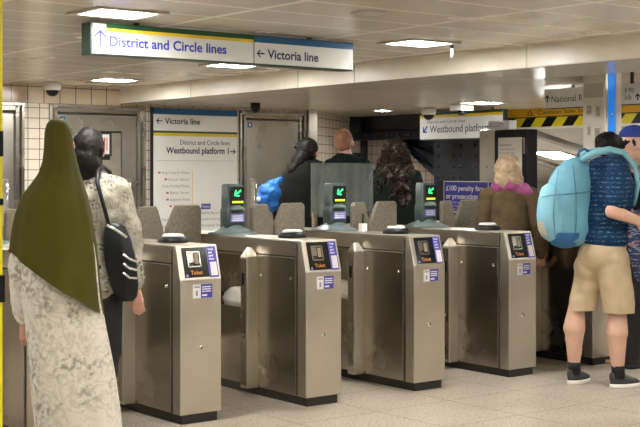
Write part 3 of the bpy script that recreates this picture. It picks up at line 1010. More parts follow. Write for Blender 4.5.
def gate(x, label, mode='arrow', full=True, block=False):
    r = tag(empty('ticket_gate', (x, GY, 0)), label, 'ticket gate', 'ticket gates in a row')
    ZB, ZT = 0.055, 1.02
    NY0, NY1, NZ0, NZ1 = 0.64, 1.02, 0.555, 0.90
    MB().box(0.02, GW - 0.02, 0.015, GL - 0.015, 0, ZB + 0.005, 'plinth').build('plinth', r)
    side = lambda p, a: (a, p[0], p[1])
    b = MB()
    # front pod, then the body with a recess in its left side
    b.prism([(0, ZB), (0, 0.83), (0.052, ZT + 0.004), (0.085, ZT + 0.004), (0.085, ZB)], side, 0, GW, 'steel_front_lit')
    b.box(0.004, GW - 0.004, 0.086, NY0, ZB, ZT - 0.002, 'steel')
    b.box(0.004, GW - 0.004, NY0, NY1, NZ1, ZT - 0.002, 'steel')
    b.box(0.12, GW - 0.004, NY0, NY1, ZB, NZ1, 'steel')
    b.box(0.012, 0.12, NY0, NY1, ZB, NZ0, 'steel')
    b.box(0.004, GW - 0.004, NY1, GL, ZB, ZT - 0.002, 'steel')
    b.build('body', r, 0.004)
    MB().box(0.0, GW, 0.086, GL, ZT - 0.002, ZT + 0.004, 'steel_light').build('deck', r, 0.002)
    # upper band and doors on the left side
    b = MB().box(-0.001, 0.004, 0.10, GL, 0.925, ZT - 0.004, 'steel_band')
    b.build('side_band', r, 0.001)
    do = MB().box(-0.003, 0.004, 0.105, NY0 - 0.10, 0.075, 0.915, 'steel').build('access_door', r, 0.002)
    for yy in (0.15, 0.47):
        MB().lathe((-0.003, yy, 0.785), [(0.011, 0), (0.010, 0.006), (0.006, 0.009)], 'chrome', 14, (-1, 0, 0)).build('lock', do)
    do = MB().box(-0.003, 0.004, NY1 + 0.03, GL - 0.05, 0.075, 0.915, 'steel').build('access_door', r, 0.002)
    b = MB().box(0.0015, 0.0045, 0.090, 0.100, 0.06, 1.0, 'seam').box(0.0015, 0.0045, 0.1, GL, 0.916, 0.924, 'seam')
    b.box(0.112, 0.1195, NY0 + 0.002, NY1 - 0.002, NZ0 + 0.002, NZ1 - 0.002, 'steel')
    b.build('seams', r)
    MB().box(-0.0045, 0.003, 0.1035, 0.108, 0.075, 0.915, 'steel_light').box(-0.0045, 0.003, 0.108, 0.54, 0.9105, 0.9150, 'steel_light').build('door_edge_highlight', r)  # pale strips that paint a highlight along the door edge
    # pale cover inside the recess
    b = MB()
    rs = []
    for k, (hh, ww) in enumerate(((0.0, 0.16), (0.04, 0.165), (0.08, 0.13), (0.11, 0.08), (0.125, 0.03))):
        rs.append([(0.06 + 0.045 * math.sin(t) * (1 - 0.3 * k / 4), 0.835 + ww * math.cos(t) * (1 + 0.12 * math.sin(3 * t + k)), NZ0 + hh) for t in
                   [2 * math.pi * i / 20 for i in range(20)]])
    tag(b.rings(rs, 'plasticbag').build('hinge_cover', r), 'pale rounded cover in the side recess')
    # post on the left side
    a0, a1, c0, c1 = -0.088, 0.0, 0.51, 0.585
    po = MB()
    po.box(a0, a1, c0, c1, ZB, 0.905, 'steel_light')
    mx, my = (a0 + a1) / 2, (c0 + c1) / 2
    po.add([(a0, c0, 0.905), (a1, c0, 0.905), (a1, c1, 0.905), (a0, c1, 0.905), (mx + 0.02, my, 0.965), (mx - 0.02, my, 0.965)],
           [(0, 1, 4, 5), (1, 2, 4), (2, 3, 5, 4), (3, 0, 5)], 'steel_light')
    po = po.build('side_post', r, 0.003)
    MB().box(a0 - 0.002, a0, c0 + 0.01, c1 - 0.005, ZB + 0.02, 0.89, 'steel').build('post_panel', po)
    MB().box(a0 - 0.004, a0 - 0.002, c0 + 0.030, c0 + 0.055, 0.72, 0.80, 'black').build('sensor', po)
    MB().lathe((a0 - 0.002, c0 + 0.04, 0.40), [(0.007, 0), (0.006, 0.004)], 'chrome', 12, (-1, 0, 0)).build('screw', po)
    # sloped panel on the front
    P0 = Vector((0, 0, 0.83))
    V = Vector((0, 0.052, 0.194))
    fo = MB().quad(P0, FX, V, 0.035, 0.200, 0.012, 0.188, 0.0, 'screen', 0.004).build('ticket_panel', r)
    b = MB()
    wu0, wu1, wv0, wv1 = 0.060, 0.150, 0.070, 0.165
    for a in ((wu0, wu1, wv0, wv0 + 0.008), (wu0, wu1, wv1 - 0.008, wv1), (wu0, wu0 + 0.008, wv0, wv1), (wu1 - 0.008, wu1, wv0, wv1)):
        b.quad(P0, FX, V, *a, 0.004, 'steel', 0.006)
    b.quad(P0, FX, V, wu0 + 0.008, wu0 + 0.045, wv0 + 0.03, wv1 - 0.010, 0.004, 'steel', 0.001)
    b.quad(P0, FX, V, wu0 + 0.052, wu1 - 0.012, wv0 + 0.022, wv1 - 0.014, 0.004, 'cardslot', 0.003)
    b.quad(P0, FX, V, wu0 + 0.012, wu0 + 0.04, wv0 + 0.010, wv0 + 0.022, 0.004, 'seam', 0.004)
    b.build('ticket_slot', fo)
    MB().text('Ticket', P0, FX, V, 0.075, 0.028, 0.024, 'orangetext', width=0.080, off=0.0055).build('lettering', fo)
    MB().quad(P0, FX, V, 0.042, 0.056, 0.016, 0.030, 0.004, 'ghostblue').build('small_icon', fo)
    no = MB().quad(P0, FX, V, 0.204, 0.266, 0.008, 0.190, 0.0, 'noticeblue', 0.003).build('notice', r)
    b = MB()
    b.quad(P0, FX, V, 0.214, 0.258, 0.018, 0.098, 0.003, 'noticepink')
    for k, (s_, ww) in enumerate((('Touch', 0.036), ('your', 0.028), ('card', 0.030), ('here', 0.034))):
        b.text(s_, P0, FX, V, 0.212, 0.168 - k * 0.019, 0.0125, 'whitetext', width=ww, off=0.0042, bold=0.03)
    b.build('lettering', no)
    # two small stickers under the panel
    st = MB().box(0.085, 0.138, -0.002, 0, 0.722, 0.800, 'white').box(0.138, 0.216, -0.002, 0, 0.722, 0.800, 'noticeblue').build('sticker', r)
    b = MB()
    b.quad((0, -0.002, 0), FX, FZ, 0.093, 0.130, 0.782, 0.790, 0, 'greytext').quad((0, -0.002, 0), FX, FZ, 0.104, 0.116, 0.735, 0.765, 0, 'greytext')
    for k in range(3):
        b.quad((0, -0.002, 0), FX, FZ, 0.146, 0.206, 0.782 - k * 0.013, 0.788 - k * 0.013, 0, 'whitetext')
    b.quad((0, -0.002, 0), FX, FZ, 0.146, 0.180, 0.732, 0.742, 0, 'whitetext')
    b.build('lettering', st)
    MB().lathe((0.14, 0, 0.435), [(0.014, 0), (0.014, 0.003), (0.007, 0.005)], 'chrome', 16, (0, -1, 0)).lathe((0.14, -0.0045, 0.435), [(0.006, 0), (0.005, 0.002)], 'black', 10, (0, -1, 0)).build('front_lock', r)
    reader(r, 0.195, 0.40, ZT + 0.004)
    display(r, 0.145, 1.02, ZT + 0.004, mode)
    paddle(r, -0.004, 1.20, math.radians(-8), -1)
    paddle(r, GW + 0.004, 0.99, math.radians(28), 1)
    if block:
        MB().box(0.19, 0.235, 0.76, 0.80, ZT + 0.004, ZT + 0.06, 'white').tube([(0.212, 0.78, ZT + 0.06), (0.212, 0.78, ZT + 0.13)], 0.008, 'black').build('sensor_block', r)
    return r


gate(2.88, 'steel ticket gate at the left edge, partly behind the woman in the olive veil', 'cross')
gate(3.785, 'steel ticket gate nearest the camera, its indicator showing a red cross', 'cross')
gate(4.688, 'steel ticket gate just right of the nearest one, green arrow on its indicator')
gate(5.585, 'steel ticket gate with a small white block on its deck, before the curly-haired woman', block=True)
gate(6.485, 'steel ticket gate in front of the blond person, left of the blue backpack')
gate(7.385, 'farthest steel ticket gate, directly behind the man in khaki shorts')

# ------------------------------------------------------------------ yellow post at the left edge
r = tag(empty('safety_pillar', (1.40, 3.80, 0)), 'yellow pillar with black bands at the left edge', 'pillar')
MB().box(0, 0.265, -0.03, 0.24, 0, CZ - 0.002, 'yellow').build('shaft', r, 0.01)
b = MB()
b.box(-0.003, 0.268, -0.033, 0.243, 1.036, 1.122, 'black').box(-0.003, 0.268, -0.033, 0.243, 0.1, 0.19, 'black')
b.build('black_band', r)
b = MB().box(0.20, 0.262, -0.034, -0.03, 1.50, 1.58, 'black').box(0.22, 0.262, -0.034, -0.03, 1.345, 1.365, 'black')
b.build('mark', r)


# ------------------------------------------------------------------ small ceiling things
def dome(x, y, z, r_, label, ring=False):
    e = tag(empty('dome_camera', (x, y, z)), label, 'camera', 'security cameras')
    MB().lathe((0, 0, 0), [(r_, 0), (r_, 0.05), (r_ * 0.82, 0.075)], 'black' if ring else 'white', 24, (0, 0, -1)).build('housing', e)
    prof = [(r_ * 0.75 * math.cos(a), 0.07 + r_ * 0.75 * math.sin(a)) for a in [i * math.pi / 2 / 8 for i in range(8)]] + [(0.003, 0.07 + r_ * 0.75)]
    MB().lathe((0, 0, 0), prof, 'black', 24, (0, 0, -1)).build('lens_dome', e)
    return e


dome(5.47, 11.25, CZ, 0.085, 'white dome camera on the ceiling above the left tiled wall')
dome(7.47, 10.66, LZ, 0.05, 'small black dome camera under the bulkhead above the plain steel door', True)
e = dome(9.62, 10.35, LZ, 0.085, 'white ringed dome camera left of the Westbound platform sign')
e = tag(empty('box_camera', (9.30, 9.50, LZ)), 'boxy white camera hanging over the Westbound platform sign', 'camera', 'security cameras')
MB().box(-0.09, 0.09, -0.09, 0.09, -0.07, 0, 'white').build('housing', e, 0.006)
MB().lathe((0, 0, -0.07), [(0.05, 0), (0.045, 0.03), (0.02, 0.05)], 'black', 18, (0, 0, -1)).build('lens_dome', e)
e = tag(empty('ceiling_speaker', (4.42, 5.24, CZ)), 'flat grey round fitting in the ceiling panel right of the hanging sign', 'fitting')
MB().lathe((0, 0, 0), [(0.095, 0), (0.09, 0.006), (0.05, 0.010)], 'greyclad', 28, (0, 0, -1)).build('ring', e)
MB().lathe((-0.06, 0.06, -0.008), [(0.014, 0), (0.012, 0.006)], 'white', 12, (0, 0, -1)).build('indicator', e)
e = tag(empty('ceiling_probe', (5.96, 6.18, CZ)), 'short black and white probe hanging beside the right ceiling light', 'fitting')
MB().lathe((0, 0, 0), [(0.012, 0), (0.012, 0.03)], 'black', 12, (0, 0, -1)).build('cap', e)
MB().lathe((0, 0, -0.03), [(0.010, 0), (0.010, 0.05), (0.006, 0.06)], 'white', 12, (0, 0, -1)).build('rod', e)


# ------------------------------------------------------------------ people
def blob(name, prims, vox, mat, parent, disp=0.0, dscale=8.0, smooth=6, cut=None, mats=None):
    """union of tapered capsules and ellipsoids as ONE continuous voxel skin"""
    bm = bmesh.new()
    for p in prims:
        if p[0] == 'c':
            _, a, ra, b_, rb = p
            a, b_ = Vector(a), Vector(b_)
            n, d = 14, b_ - a
            ln = max(d.length, 1e-5)
            q = d.to_track_quat('Z', 'Y')
            rs = []
            for i in range(6):
                t = math.pi / 2 * (1 - i / 6.0)
                rs.append((ra * math.cos(t), -ra * math.sin(t)))
            for i in range(7):
                t = math.pi / 2 * i / 6.0
                rs.append((max(rb * math.cos(t), 1e-4), ln + rb * math.sin(t)))
            rs[0] = (1e-4, -ra)
            vs = [[bm.verts.new(a + q @ Vector((r_ * math.cos(2 * math.pi * k / n), r_ * math.sin(2 * math.pi * k / n), h))) for k in range(n)] for r_, h in rs]
            for j in range(len(vs) - 1):
                for k in range(n):
                    bm.faces.new((vs[j][k], vs[j][(k + 1) % n], vs[j + 1][(k + 1) % n], vs[j + 1][k]))
            bm.faces.new(vs[0][::-1])
            bm.faces.new(vs[-1])
        else:
            _, c, rad = p[:3]
            rot = p[3] if len(p) > 3 else (0, 0, 0)
            mt = Matrix.Translation(c) @ Euler(rot).to_matrix().to_4x4() @ Matrix.Diagonal((*rad, 1))
            bmesh.ops.create_icosphere(bm, subdivisions=3, radius=1, matrix=mt)
    me_ = bpy.data.meshes.new(name)
    bm.to_mesh(me_)
    bm.free()
    o = bpy.data.objects.new(name, me_)
    COL.objects.link(o)
    r_ = o.modifiers.new('r', 'REMESH')
    r_.mode = 'VOXEL'
    r_.voxel_size = vox
    s_ = o.modifiers.new('s', 'SMOOTH')
    s_.iterations = smooth
    dg = bpy.context.evaluated_depsgraph_get()
    m2 = bpy.data.meshes.new_from_object(o.evaluated_get(dg))
    m2.name = name
    o.modifiers.clear()
    o.data = m2
    bpy.data.meshes.remove(me_)
    if disp:
        nn = [v.normal.copy() for v in m2.vertices]
        for v, n_ in zip(m2.vertices, nn):
            v.co += n_ * disp * (noise.noise(v.co * dscale) + 0.5 * noise.noise(v.co * dscale * 2.7))
    if cut:
        bm = bmesh.new()
        bm.from_mesh(m2)
        for co_, no_ in cut:
            bmesh.ops.bisect_plane(bm, geom=bm.verts[:] + bm.edges[:] + bm.faces[:], plane_co=co_, plane_no=no_, clear_inner=True)
        bm.to_mesh(m2)
        bm.free()
    m2.materials.clear()
    m2.materials.append(M[mat])
    for p in m2.polygons:
        p.use_smooth = True
    o.parent = parent
    return o


def hand(wr, el, s_, side, curl=0.5):
    """palm, four unequal bent fingers and a thumb, continuing the forearm"""
    wr, el = Vector(wr), Vector(el)
    d = (wr - el).normalized()
    up = Vector((0, 1, 0))
    if abs(d.dot(up)) > 0.9:
        up = Vector((1, 0, 0))
    sd = d.cross(up).normalized()          # across the palm
    nrm_ = sd.cross(d).normalized()
    pr = [('c', wr, 0.026 * s_, wr + d * 0.03 * s_, 0.028 * s_)]
    for k in range(4):
        off = (k - 1.5) * 0.019 * s_
        base = wr + d * 0.085 * s_ + sd * off
        pr.append(('c', wr + d * 0.02 * s_ + sd * off * 0.6, 0.014 * s_, base, 0.011 * s_))
        ln = (0.038, 0.044, 0.041, 0.032)[k] * s_
        a1 = curl
        p1 = base + (d * math.cos(a1) + nrm_ * math.sin(a1)) * ln
        p2 = p1 + (d * math.cos(a1 * 2.2) + nrm_ * math.sin(a1 * 2.2)) * ln * 0.75
        pr += [('c', base, 0.0098 * s_, p1, 0.009 * s_), ('c', p1, 0.009 * s_, p2, 0.0075 * s_)]
    tb = wr + d * 0.025 * s_ + sd * (-0.026 * s_ * side)
    t1 = tb + (d * 0.7 - sd * 0.55 * side + nrm_ * 0.35).normalized() * 0.042 * s_
    t2 = t1 + (d * 0.85 - sd * 0.2 * side + nrm_ * 0.5).normalized() * 0.032 * s_
    pr += [('c', tb, 0.013 * s_, t1, 0.011 * s_), ('c', t1, 0.011 * s_, t2, 0.009 * s_)]
    return pr


def figure(parent, J, a, s_, skin, female=False, vox=0.0075, curlL=0.5, curlR=0.5):
    """one continuous body. J: joints in the parent's frame; a: facing angle (0 = away, +Y; 90 deg = +X)"""
    f = Vector((math.sin(a), math.cos(a), 0))
    sd = Vector((math.cos(a), -math.sin(a), 0))
    V_ = {k: Vector(v) for k, v in J.items() if k[0] != '_'}
    hc = V_['head']
    ha = J.get('_hf', a)
    hf = Vector((math.sin(ha), math.cos(ha), 0))
    hs = Vector((math.cos(ha), -math.sin(ha), 0))
    rz = -ha
    pr = []
    up = Vector((0, 0, 1))
    # head
    pr.append(('e', hc + up * 0.02 * s_ - hf * 0.008 * s_, (0.076 * s_, 0.095 * s_, 0.098 * s_), (0, 0, rz)))
    pr.append(('e', hc - up * 0.055 * s_ + hf * 0.022 * s_, (0.055 * s_, 0.066 * s_, 0.062 * s_), (0, 0, rz)))
    pr.append(('c', hc + hf * 0.085 * s_ + up * 0.012 * s_, 0.009 * s_, hc + hf * 0.103 * s_ - up * 0.022 * s_, 0.013 * s_))
    pr.append(('c', hc + hf * 0.078 * s_ - up * 0.055 * s_ - hs * 0.018 * s_, 0.009 * s_, hc + hf * 0.078 * s_ - up * 0.055 * s_ + hs * 0.018 * s_, 0.009 * s_))
    for q in (-1, 1):
        pr.append(('e', hc + hs * 0.078 * s_ * q - up * 0.012 * s_, (0.012 * s_, 0.020 * s_, 0.032 * s_), (0, 0, rz)))
        pr.append(('c', hc + hf * 0.082 * s_ + hs * 0.014 * q * s_ + up * 0.026 * s_, 0.008 * s_, hc + hf * 0.072 * s_ + hs * 0.046 * q * s_ + up * 0.026 * s_, 0.008 * s_))
    pr.append(('c', V_['neck'], 0.058 * s_, hc - up * 0.05 * s_ - hf * 0.01 * s_, 0.052 * s_))
    # trunk
    ch, wa, hi = V_['chest'], V_['waist'], V_['hip']
    sw = (0.155 if female else 0.175) * s_
    pr.append(('e', ch, ((0.150 if female else 0.170) * s_, 0.105 * s_, 0.19 * s_), (0, 0, -a)))
    pr.append(('e', wa, (0.135 * s_, 0.095 * s_, 0.16 * s_), (0, 0, -a)))
    pr.append(('e', hi, (0.160 * s_, 0.115 * s_, 0.12 * s_), (0, 0, -a)))
    pr.append(('c', V_['neck'] - up * 0.04 * s_, 0.07 * s_, ch + up * 0.05 * s_, 0.10 * s_))
    for q, L_ in ((-1, 'L'), (1, 'R')):
        sh = V_.get('sh' + L_, V_['neck'] - up * 0.065 * s_ + sd * sw * q)
        el, wr = V_['el' + L_], V_['wr' + L_]
        pr.append(('c', V_['neck'] - up * 0.05 * s_, 0.055 * s_, sh, 0.056 * s_))
        pr.append(('c', sh, 0.053 * s_, el, 0.040 * s_))
        pr.append(('c', el, 0.041 * s_ * J.get('_arm', 1.0), wr, 0.026 * s_ * J.get('_arm', 1.0)))
        pr += hand(wr, el, s_, q, curlL if q < 0 else curlR)
        hp = hi + sd * 0.085 * s_ * q - up * 0.04 * s_
        kn, an = V_['kn' + L_], V_['an' + L_]
        pr.append(('c', hp, 0.088 * s_, kn, 0.056 * s_))
        mid = kn.lerp(an, 0.35) - f * 0.012 * s_
        cf = J.get('_calf', 1.0)
        pr.append(('c', kn, 0.054 * s_, mid, 0.060 * s_ * cf))
        pr.append(('c', mid, 0.060 * s_ * cf, an, 0.036 * s_))
        ft = J.get('_ft' + L_, a)
        ff = Vector((math.sin(ft), math.cos(ft), 0))
        lo = Vector((an.x, an.y, an.z - 0.035 * s_))
        lo.z = max(0.034 * s_, lo.z - 0.012)
        pr.append(('c', an, 0.034 * s_, lo - ff * 0.01 * s_, 0.027 * s_))
        pr.append(('c', lo - ff * 0.01 * s_, 0.027 * s_, Vector((lo.x, lo.y, 0.030 * s_)) + ff * 0.13 * s_, 0.017 * s_))
    o = blob('body', pr, vox, skin, parent, smooth=4)
    for q in (-1, 1):
        e_ = MB()
        c_ = hc + hf * 0.073 * s_ + hs * 0.031 * q * s_ + up * 0.008 * s_
        e_.lathe(c_, [(0.011 * s_, 0), (0.010 * s_, 0.008 * s_), (0.006 * s_, 0.0115 * s_)], 'eyewhite', 12, hf)
        e_.lathe(c_ + hf * 0.0113 * s_, [(0.0055 * s_, 0), (0.003 * s_, 0.0015 * s_)], 'black', 10, hf)
        e_.build('eye', parent)
    return o


def stand(h, a, stride=0.10, lean=0.0, pxs=0.0):
    """joints of a walking figure of height h"""
    s_ = h / 1.7
    f = Vector((math.sin(a), math.cos(a), 0))
    sd = Vector((math.cos(a), -math.sin(a), 0))
    P = lambda z, si=0, fo=0: tuple(Vector((0, 0, z * s_)) + sd * si * s_ + f * (fo * s_ + lean * z))
    J = {'head': P(1.585, 0, 0.02), 'neck': P(1.455, 0, 0.0), 'chest': P(1.24), 'waist': P(1.06), 'hip': P(0.92),
         'elL': P(1.13, -0.225, -0.03), 'elR': P(1.13, 0.225, -0.03), 'wrL': P(0.88, -0.24, 0.05), 'wrR': P(0.88, 0.24, 0.05)}
    z0 = lambda z, si, fo: tuple(Vector((0, 0, z * s_)) + sd * si * s_ + f * fo * s_)
    J['knL'] = z0(0.49, -0.09, stride * 0.7 + 0.02)
    J['anL'] = z0(0.06, -0.09, stride)
    J['knR'] = z0(0.49, 0.09, -stride * 0.2 + 0.02)
    J['anR'] = z0(0.06, 0.09, -stride)
    return J, s_


def shoe(parent, an, ang, s_, sole='sole', up='shoe'):
    an = Vector(an)
    f = Vector((math.sin(ang), math.cos(ang), 0))
    sd = Vector((math.cos(ang), -math.sin(ang), 0))
    def ring(k, z):
        out = []
        for i in range(24):
            t = 2 * math.pi * i / 24
            u = math.cos(t)
            wv = math.sin(t)
            ln = 0.155 if u > 0 else 0.115
            wd_ = (0.052 if u < 0.1 else 0.052 * (1 - 0.15 * u * u))
            p = Vector((an.x, an.y, 0)) + f * (0.045 + ln * u * k) * s_ + sd * wd_ * wv * k * s_
            out.append(p + Vector((0, 0, z * s_)))
        return out
    so_ = MB().rings([ring(0.96, 0.0), ring(1.03, 0.006), ring(1.02, 0.030), ring(0.97, 0.034)], sole)
    top = MB()
    rs = [ring(0.97, 0.033), ring(0.96, 0.05)]
    for k, z, sh in ((0.84, 0.070, 0.02), (0.66, 0.088, 0.045), (0.50, 0.105, 0.062), (0.42, 0.118, 0.068)):
        rs.append([p - f * sh * s_ for p in ring(k, z)])
    top.rings(rs, up)
    u_ = top.build('shoe', parent)
    so_.build('sole', u_)
    lb = MB()
    for k in range(4):
        c_ = Vector((an.x, an.y, 0)) + f * (0.045 + 0.025 * k) * s_ + Vector((0, 0, (0.098 - k * 0.009) * s_))
        lb.tube([c_ - sd * 0.026 * s_, c_ + Vector((0, 0, 0.012 * s_)), c_ + sd * 0.026 * s_], 0.003 * s_, 'greytext', 6)
    lb.build('laces', u_)
    return u_


def person_root(px, d, label, group=None):
    """px: column in the photo where the person stands, d: distance along the view axis"""
    u = (px - 320) / FPX
    X = d * (math.sin(TH) + u * math.cos(TH))
    Y = d * (math.cos(TH) - u * math.sin(TH))
    return tag(empty('person', (X, Y, 0), -TH), label, 'person', group)


def sil(name, rows, px0, d, parent, mat, depth=0.6, n=48, folds=0.0, fn=7, cy=0.0, dmin=0.0, cap=True, smooth=True, ph=0.0, sub=3, hem=None, dfn=None):
    """a body of revolution-like shell: rows = (y pixel, left pixel, right pixel); real depth = depth * half width"""
    k = d / FPX
    R_ = []
    rr = []
    for i in range(len(rows) - 1):
        for j in range(sub):
            t = j / sub
            rr.append([rows[i][q] * (1 - t) + rows[i + 1][q] * t for q in range(3)])
    rr.append(list(rows[-1]))
    for i in range(1, len(rr) - 1):
        for q in (1, 2):
            rr[i][q] = 0.5 * rr[i][q] + 0.25 * (rr[i - 1][q] + rr[i + 1][q])
    nrow = len(rr)
    for i, (y, l, r_) in enumerate(rr):
        z = EYE - (y - 172) * k
        cx = ((l + r_) / 2 - px0) * k
        a_ = (r_ - l) / 2 * k
        b_ = max(a_ * depth, dmin) if dfn is None else dfn(z, a_)
        ring = []
        for j in range(n):
            t = 2 * math.pi * j / n
            fo = 1 + folds * min(1, 1.5 * i / nrow) * (math.sin(fn * t + ph + 0.15 * i) * 0.6 + 0.4 * math.sin(fn * 1.7 * t + 1.3 + ph))
            x = cx + a_ * math.cos(t) * (fo if abs(math.sin(t)) > 0.05 else 1)
            yv = cy + b_ * math.sin(t) * fo
            zz_ = z
            if hem:
                zz_ = max(z, hem(x, yv)) if i > 0 else z
            ring.append((x, yv, zz_))
        R_.append(ring)
    mb = MB().rings(R_, mat, cap, smooth)
    return mb.build(name, parent)


R90 = math.radians
V3 = Vector

# ---- woman in the olive veil (near, left)
PX, DD = 68, 6.15
r = person_root(PX, DD, 'woman in a long olive veil and pale patterned dress walking to the gates')
J, s_ = stand(1.66, 0.0, 0.14)
k = DD / FPX
J['head'] = ((58.5 - PX) * k, 0.02, EYE + (172 - 144) * k)
J['neck'] = (-0.04, 0.0, 1.42)
J['chest'] = (-0.04, 0, 1.22)
J['shL'] = (-0.165, 0.0, 1.31)
J['shR'] = (0.02, 0.02, 1.31)
J['elL'] = (-0.235, 0.02, 0.98)
J['wrL'] = (-0.225, 0.05, 0.70)
J['elR'] = (0.04, 0.10, 1.06)
J['wrR'] = (0.0, 0.19, 0.96)
figure(r, J, 0.0, 0.86, 'skin_pink', True)
sil('dress', [(178, 46, 76), (215, 26, 90), (260, 20, 97), (300, 22, 100), (340, 28, 108), (380, 31, 116), (427, 37, 122), (455, 40, 124), (462, 42, 122)], PX, DD, r, 'dress',
    0.72, 72, 0.035, 9)
blob('sleeve', [('c', (-0.17, 0.0, 1.22), 0.075, (-0.225, 0.02, 0.98), 0.078), ('c', (-0.225, 0.02, 0.98), 0.078, (-0.222, 0.045, 0.76), 0.058)], 0.012, 'dress', r, 0.012, 9)
hemf = lambda x, y: max(0.745, 1.055 - max(0.0, (x + 0.27)) * 0.69) - 0.03 * math.sin(y * 8)
sil('veil', [(118.5, 55, 61), (120, 51, 66), (124, 47, 69), (132, 45, 71.5), (148, 44.5, 73.5), (162, 43, 77), (174, 39, 80), (184, 32, 83), (195, 24, 86), (215, 16, 91), (235, 12.5, 94),
             (255, 10, 97), (280, 10, 99), (300, 14, 101), (315, 18, 103)], PX, DD, r, 'olive',
    0.8, 84, 0.035, 8, cap=False, hem=hemf, dfn=lambda z, a_: min(max(a_ * 1.5, 0.02), 0.235))
for sx_ in (-1, 1):
    shoe(r, J['anL' if sx_ < 0 else 'anR'], 0.0, s_, 'sole', 'trouser')

# ---- second woman with the black bag
PX, DD = 93, 7.03
r = person_root(PX, DD, 'woman in a patterned pale jacket walking behind the woman in the olive veil')
J, s_ = stand(1.66, 0.15, 0.10)
k = DD / FPX
J['head'] = ((89 - PX) * k, 0.03, EYE + (172 - 150) * k)
J['elR'] = (0.205, 0.0, 1.10)
J['wrR'] = (0.250, -0.06, 0.80)
J['elL'] = (-0.17, 0.05, 1.10)
J['wrL'] = (-0.09, 0.16, 0.96)
J['shR'] = (0.135, 0, 1.345)
J['shL'] = (-0.135, 0, 1.345)
figure(r, J, 0.15, s_, 'skin_pink', True)
blob('hair', [('e', ((88 - PX) * k, -0.005, EYE + (172 - 147) * k), (0.092, 0.105, 0.11)), ('e', ((88 - PX) * k, -0.05, EYE - 0.02 + (172 - 158) * k), (0.085, 0.07, 0.12))], 0.01, 'hair_black', r, 0.01, 18)
blob('jacket', [('e', (0, 0, 1.24), (0.185, 0.14, 0.21), (0, 0, -0.15)), ('e', (0, 0, 1.02), (0.165, 0.13, 0.20)), ('e', (0.0, 0, 0.85), (0.185, 0.145, 0.16)),
                ('c', (-0.02, 0, 1.40), 0.08, (0.13, 0, 1.35), 0.075), ('c', (-0.02, 0, 1.40), 0.08, (-0.15, 0, 1.35), 0.075),
                ('c', (0.135, 0, 1.345), 0.082, (0.205, 0.0, 1.10), 0.070), ('c', (0.205, 0, 1.10), 0.070, (0.245, -0.05, 0.84), 0.052),
                ('c', (-0.135, 0, 1.345), 0.080, (-0.17, 0.05, 1.10), 0.066), ('c', (-0.17, 0.05, 1.10), 0.066, (-0.10, 0.15, 0.97), 0.048)], 0.011, 'jacket_pat', r, 0.012, 10)
blob('trousers', [('e', (0, 0, 0.88), (0.165, 0.13, 0.14)), ('c', (-0.085, 0, 0.86), 0.095, J['knL'], 0.075), ('c', J['knL'], 0.075, (J['anL'][0], J['anL'][1], 0.10), 0.06),
                  ('c', (0.085, 0, 0.86), 0.095, J['knR'], 0.075), ('c', J['knR'], 0.075, (J['anR'][0], J['anR'][1], 0.10), 0.06)], 0.011, 'trouser', r, 0.006, 9)
for n_ in ('anL', 'anR'):
    shoe(r, J[n_], 0.15, s_)

# her bag
r = person_root(PX, DD - 0.02, 'black shoulder bag with silver trim hanging beside the second woman')
r.name = 'shoulder_bag'
r['category'] = 'bag'
bo = sil('bag_body', [(222, 111, 121), (226, 108, 128), (236, 106, 133), (250, 106, 137), (268, 109, 140), (284, 114, 141), (294, 118, 140), (299, 123, 136)], PX, DD, r, 'bagblack', 0.55, 40, 0.05, 5, cy=-0.10, ph=0.6)
b = MB()
P = lambda x, y, yy: ((x - PX) * k, yy, EYE - (y - 172) * k)
b.tube([P(113, 226, -0.13), P(110, 210, -0.16), P(106, 195, -0.165), P(102, 182, -0.15), P(101, 171, -0.09), P(102, 166, 0.0), P(106, 172, 0.12), P(113, 195, 0.13), P(124, 226, -0.03)], 0.012, 'bagblack')
b.build('strap', r)
b = MB()
b.tube([P(112, 224, -0.155), P(120, 228, -0.165), P(130, 236, -0.13)], 0.008, 'silver')
b.build('silver_trim', r)
b = MB()
for q in range(3):
    b.tube([P(128, 252 + q * 9, -0.175), P(134, 257 + q * 9, -0.165), P(140, 260 + q * 8, -0.13)], 0.006, 'silver')
b.build('silver_trim', r)

# ---- man in cap, tee and shorts (right)
PX, DD = 600, 8.5
k = DD / FPX
r = person_root(PX, DD, 'man in a blue cap, navy tee and khaki shorts at the right')
P = lambda x, y, yy=0.0: ((x - PX) * k, yy, (386 - y) * k)
a = R90(62)
J = {'head': P(634, 143), 'neck': P(620, 160), 'chest': P(611, 190), 'waist': P(605, 222), 'hip': P(602, 252),
     'elL': P(625, 202, 0.22), 'wrL': P(636, 216, 0.10), 'elR': P(605, 210, -0.235), 'wrR': P(629, 219, -0.205), '_calf': 1.25, '_arm': 1.25,
     'knL': P(580, 308, 0.11), 'anL': P(577, 370, 0.10), 'knR': P(616, 308, -0.06), 'anR': P(616, 373, -0.06), '_hf': R90(70), '_ftL': R90(50), '_ftR': R90(72)}
J['shR'] = P(613, 171, -0.15)
J['shL'] = P(613, 171, 0.17)
s_ = 1.02
figure(r, J, a, s_, 'skin', False, curlL=0.7, curlR=0.7)

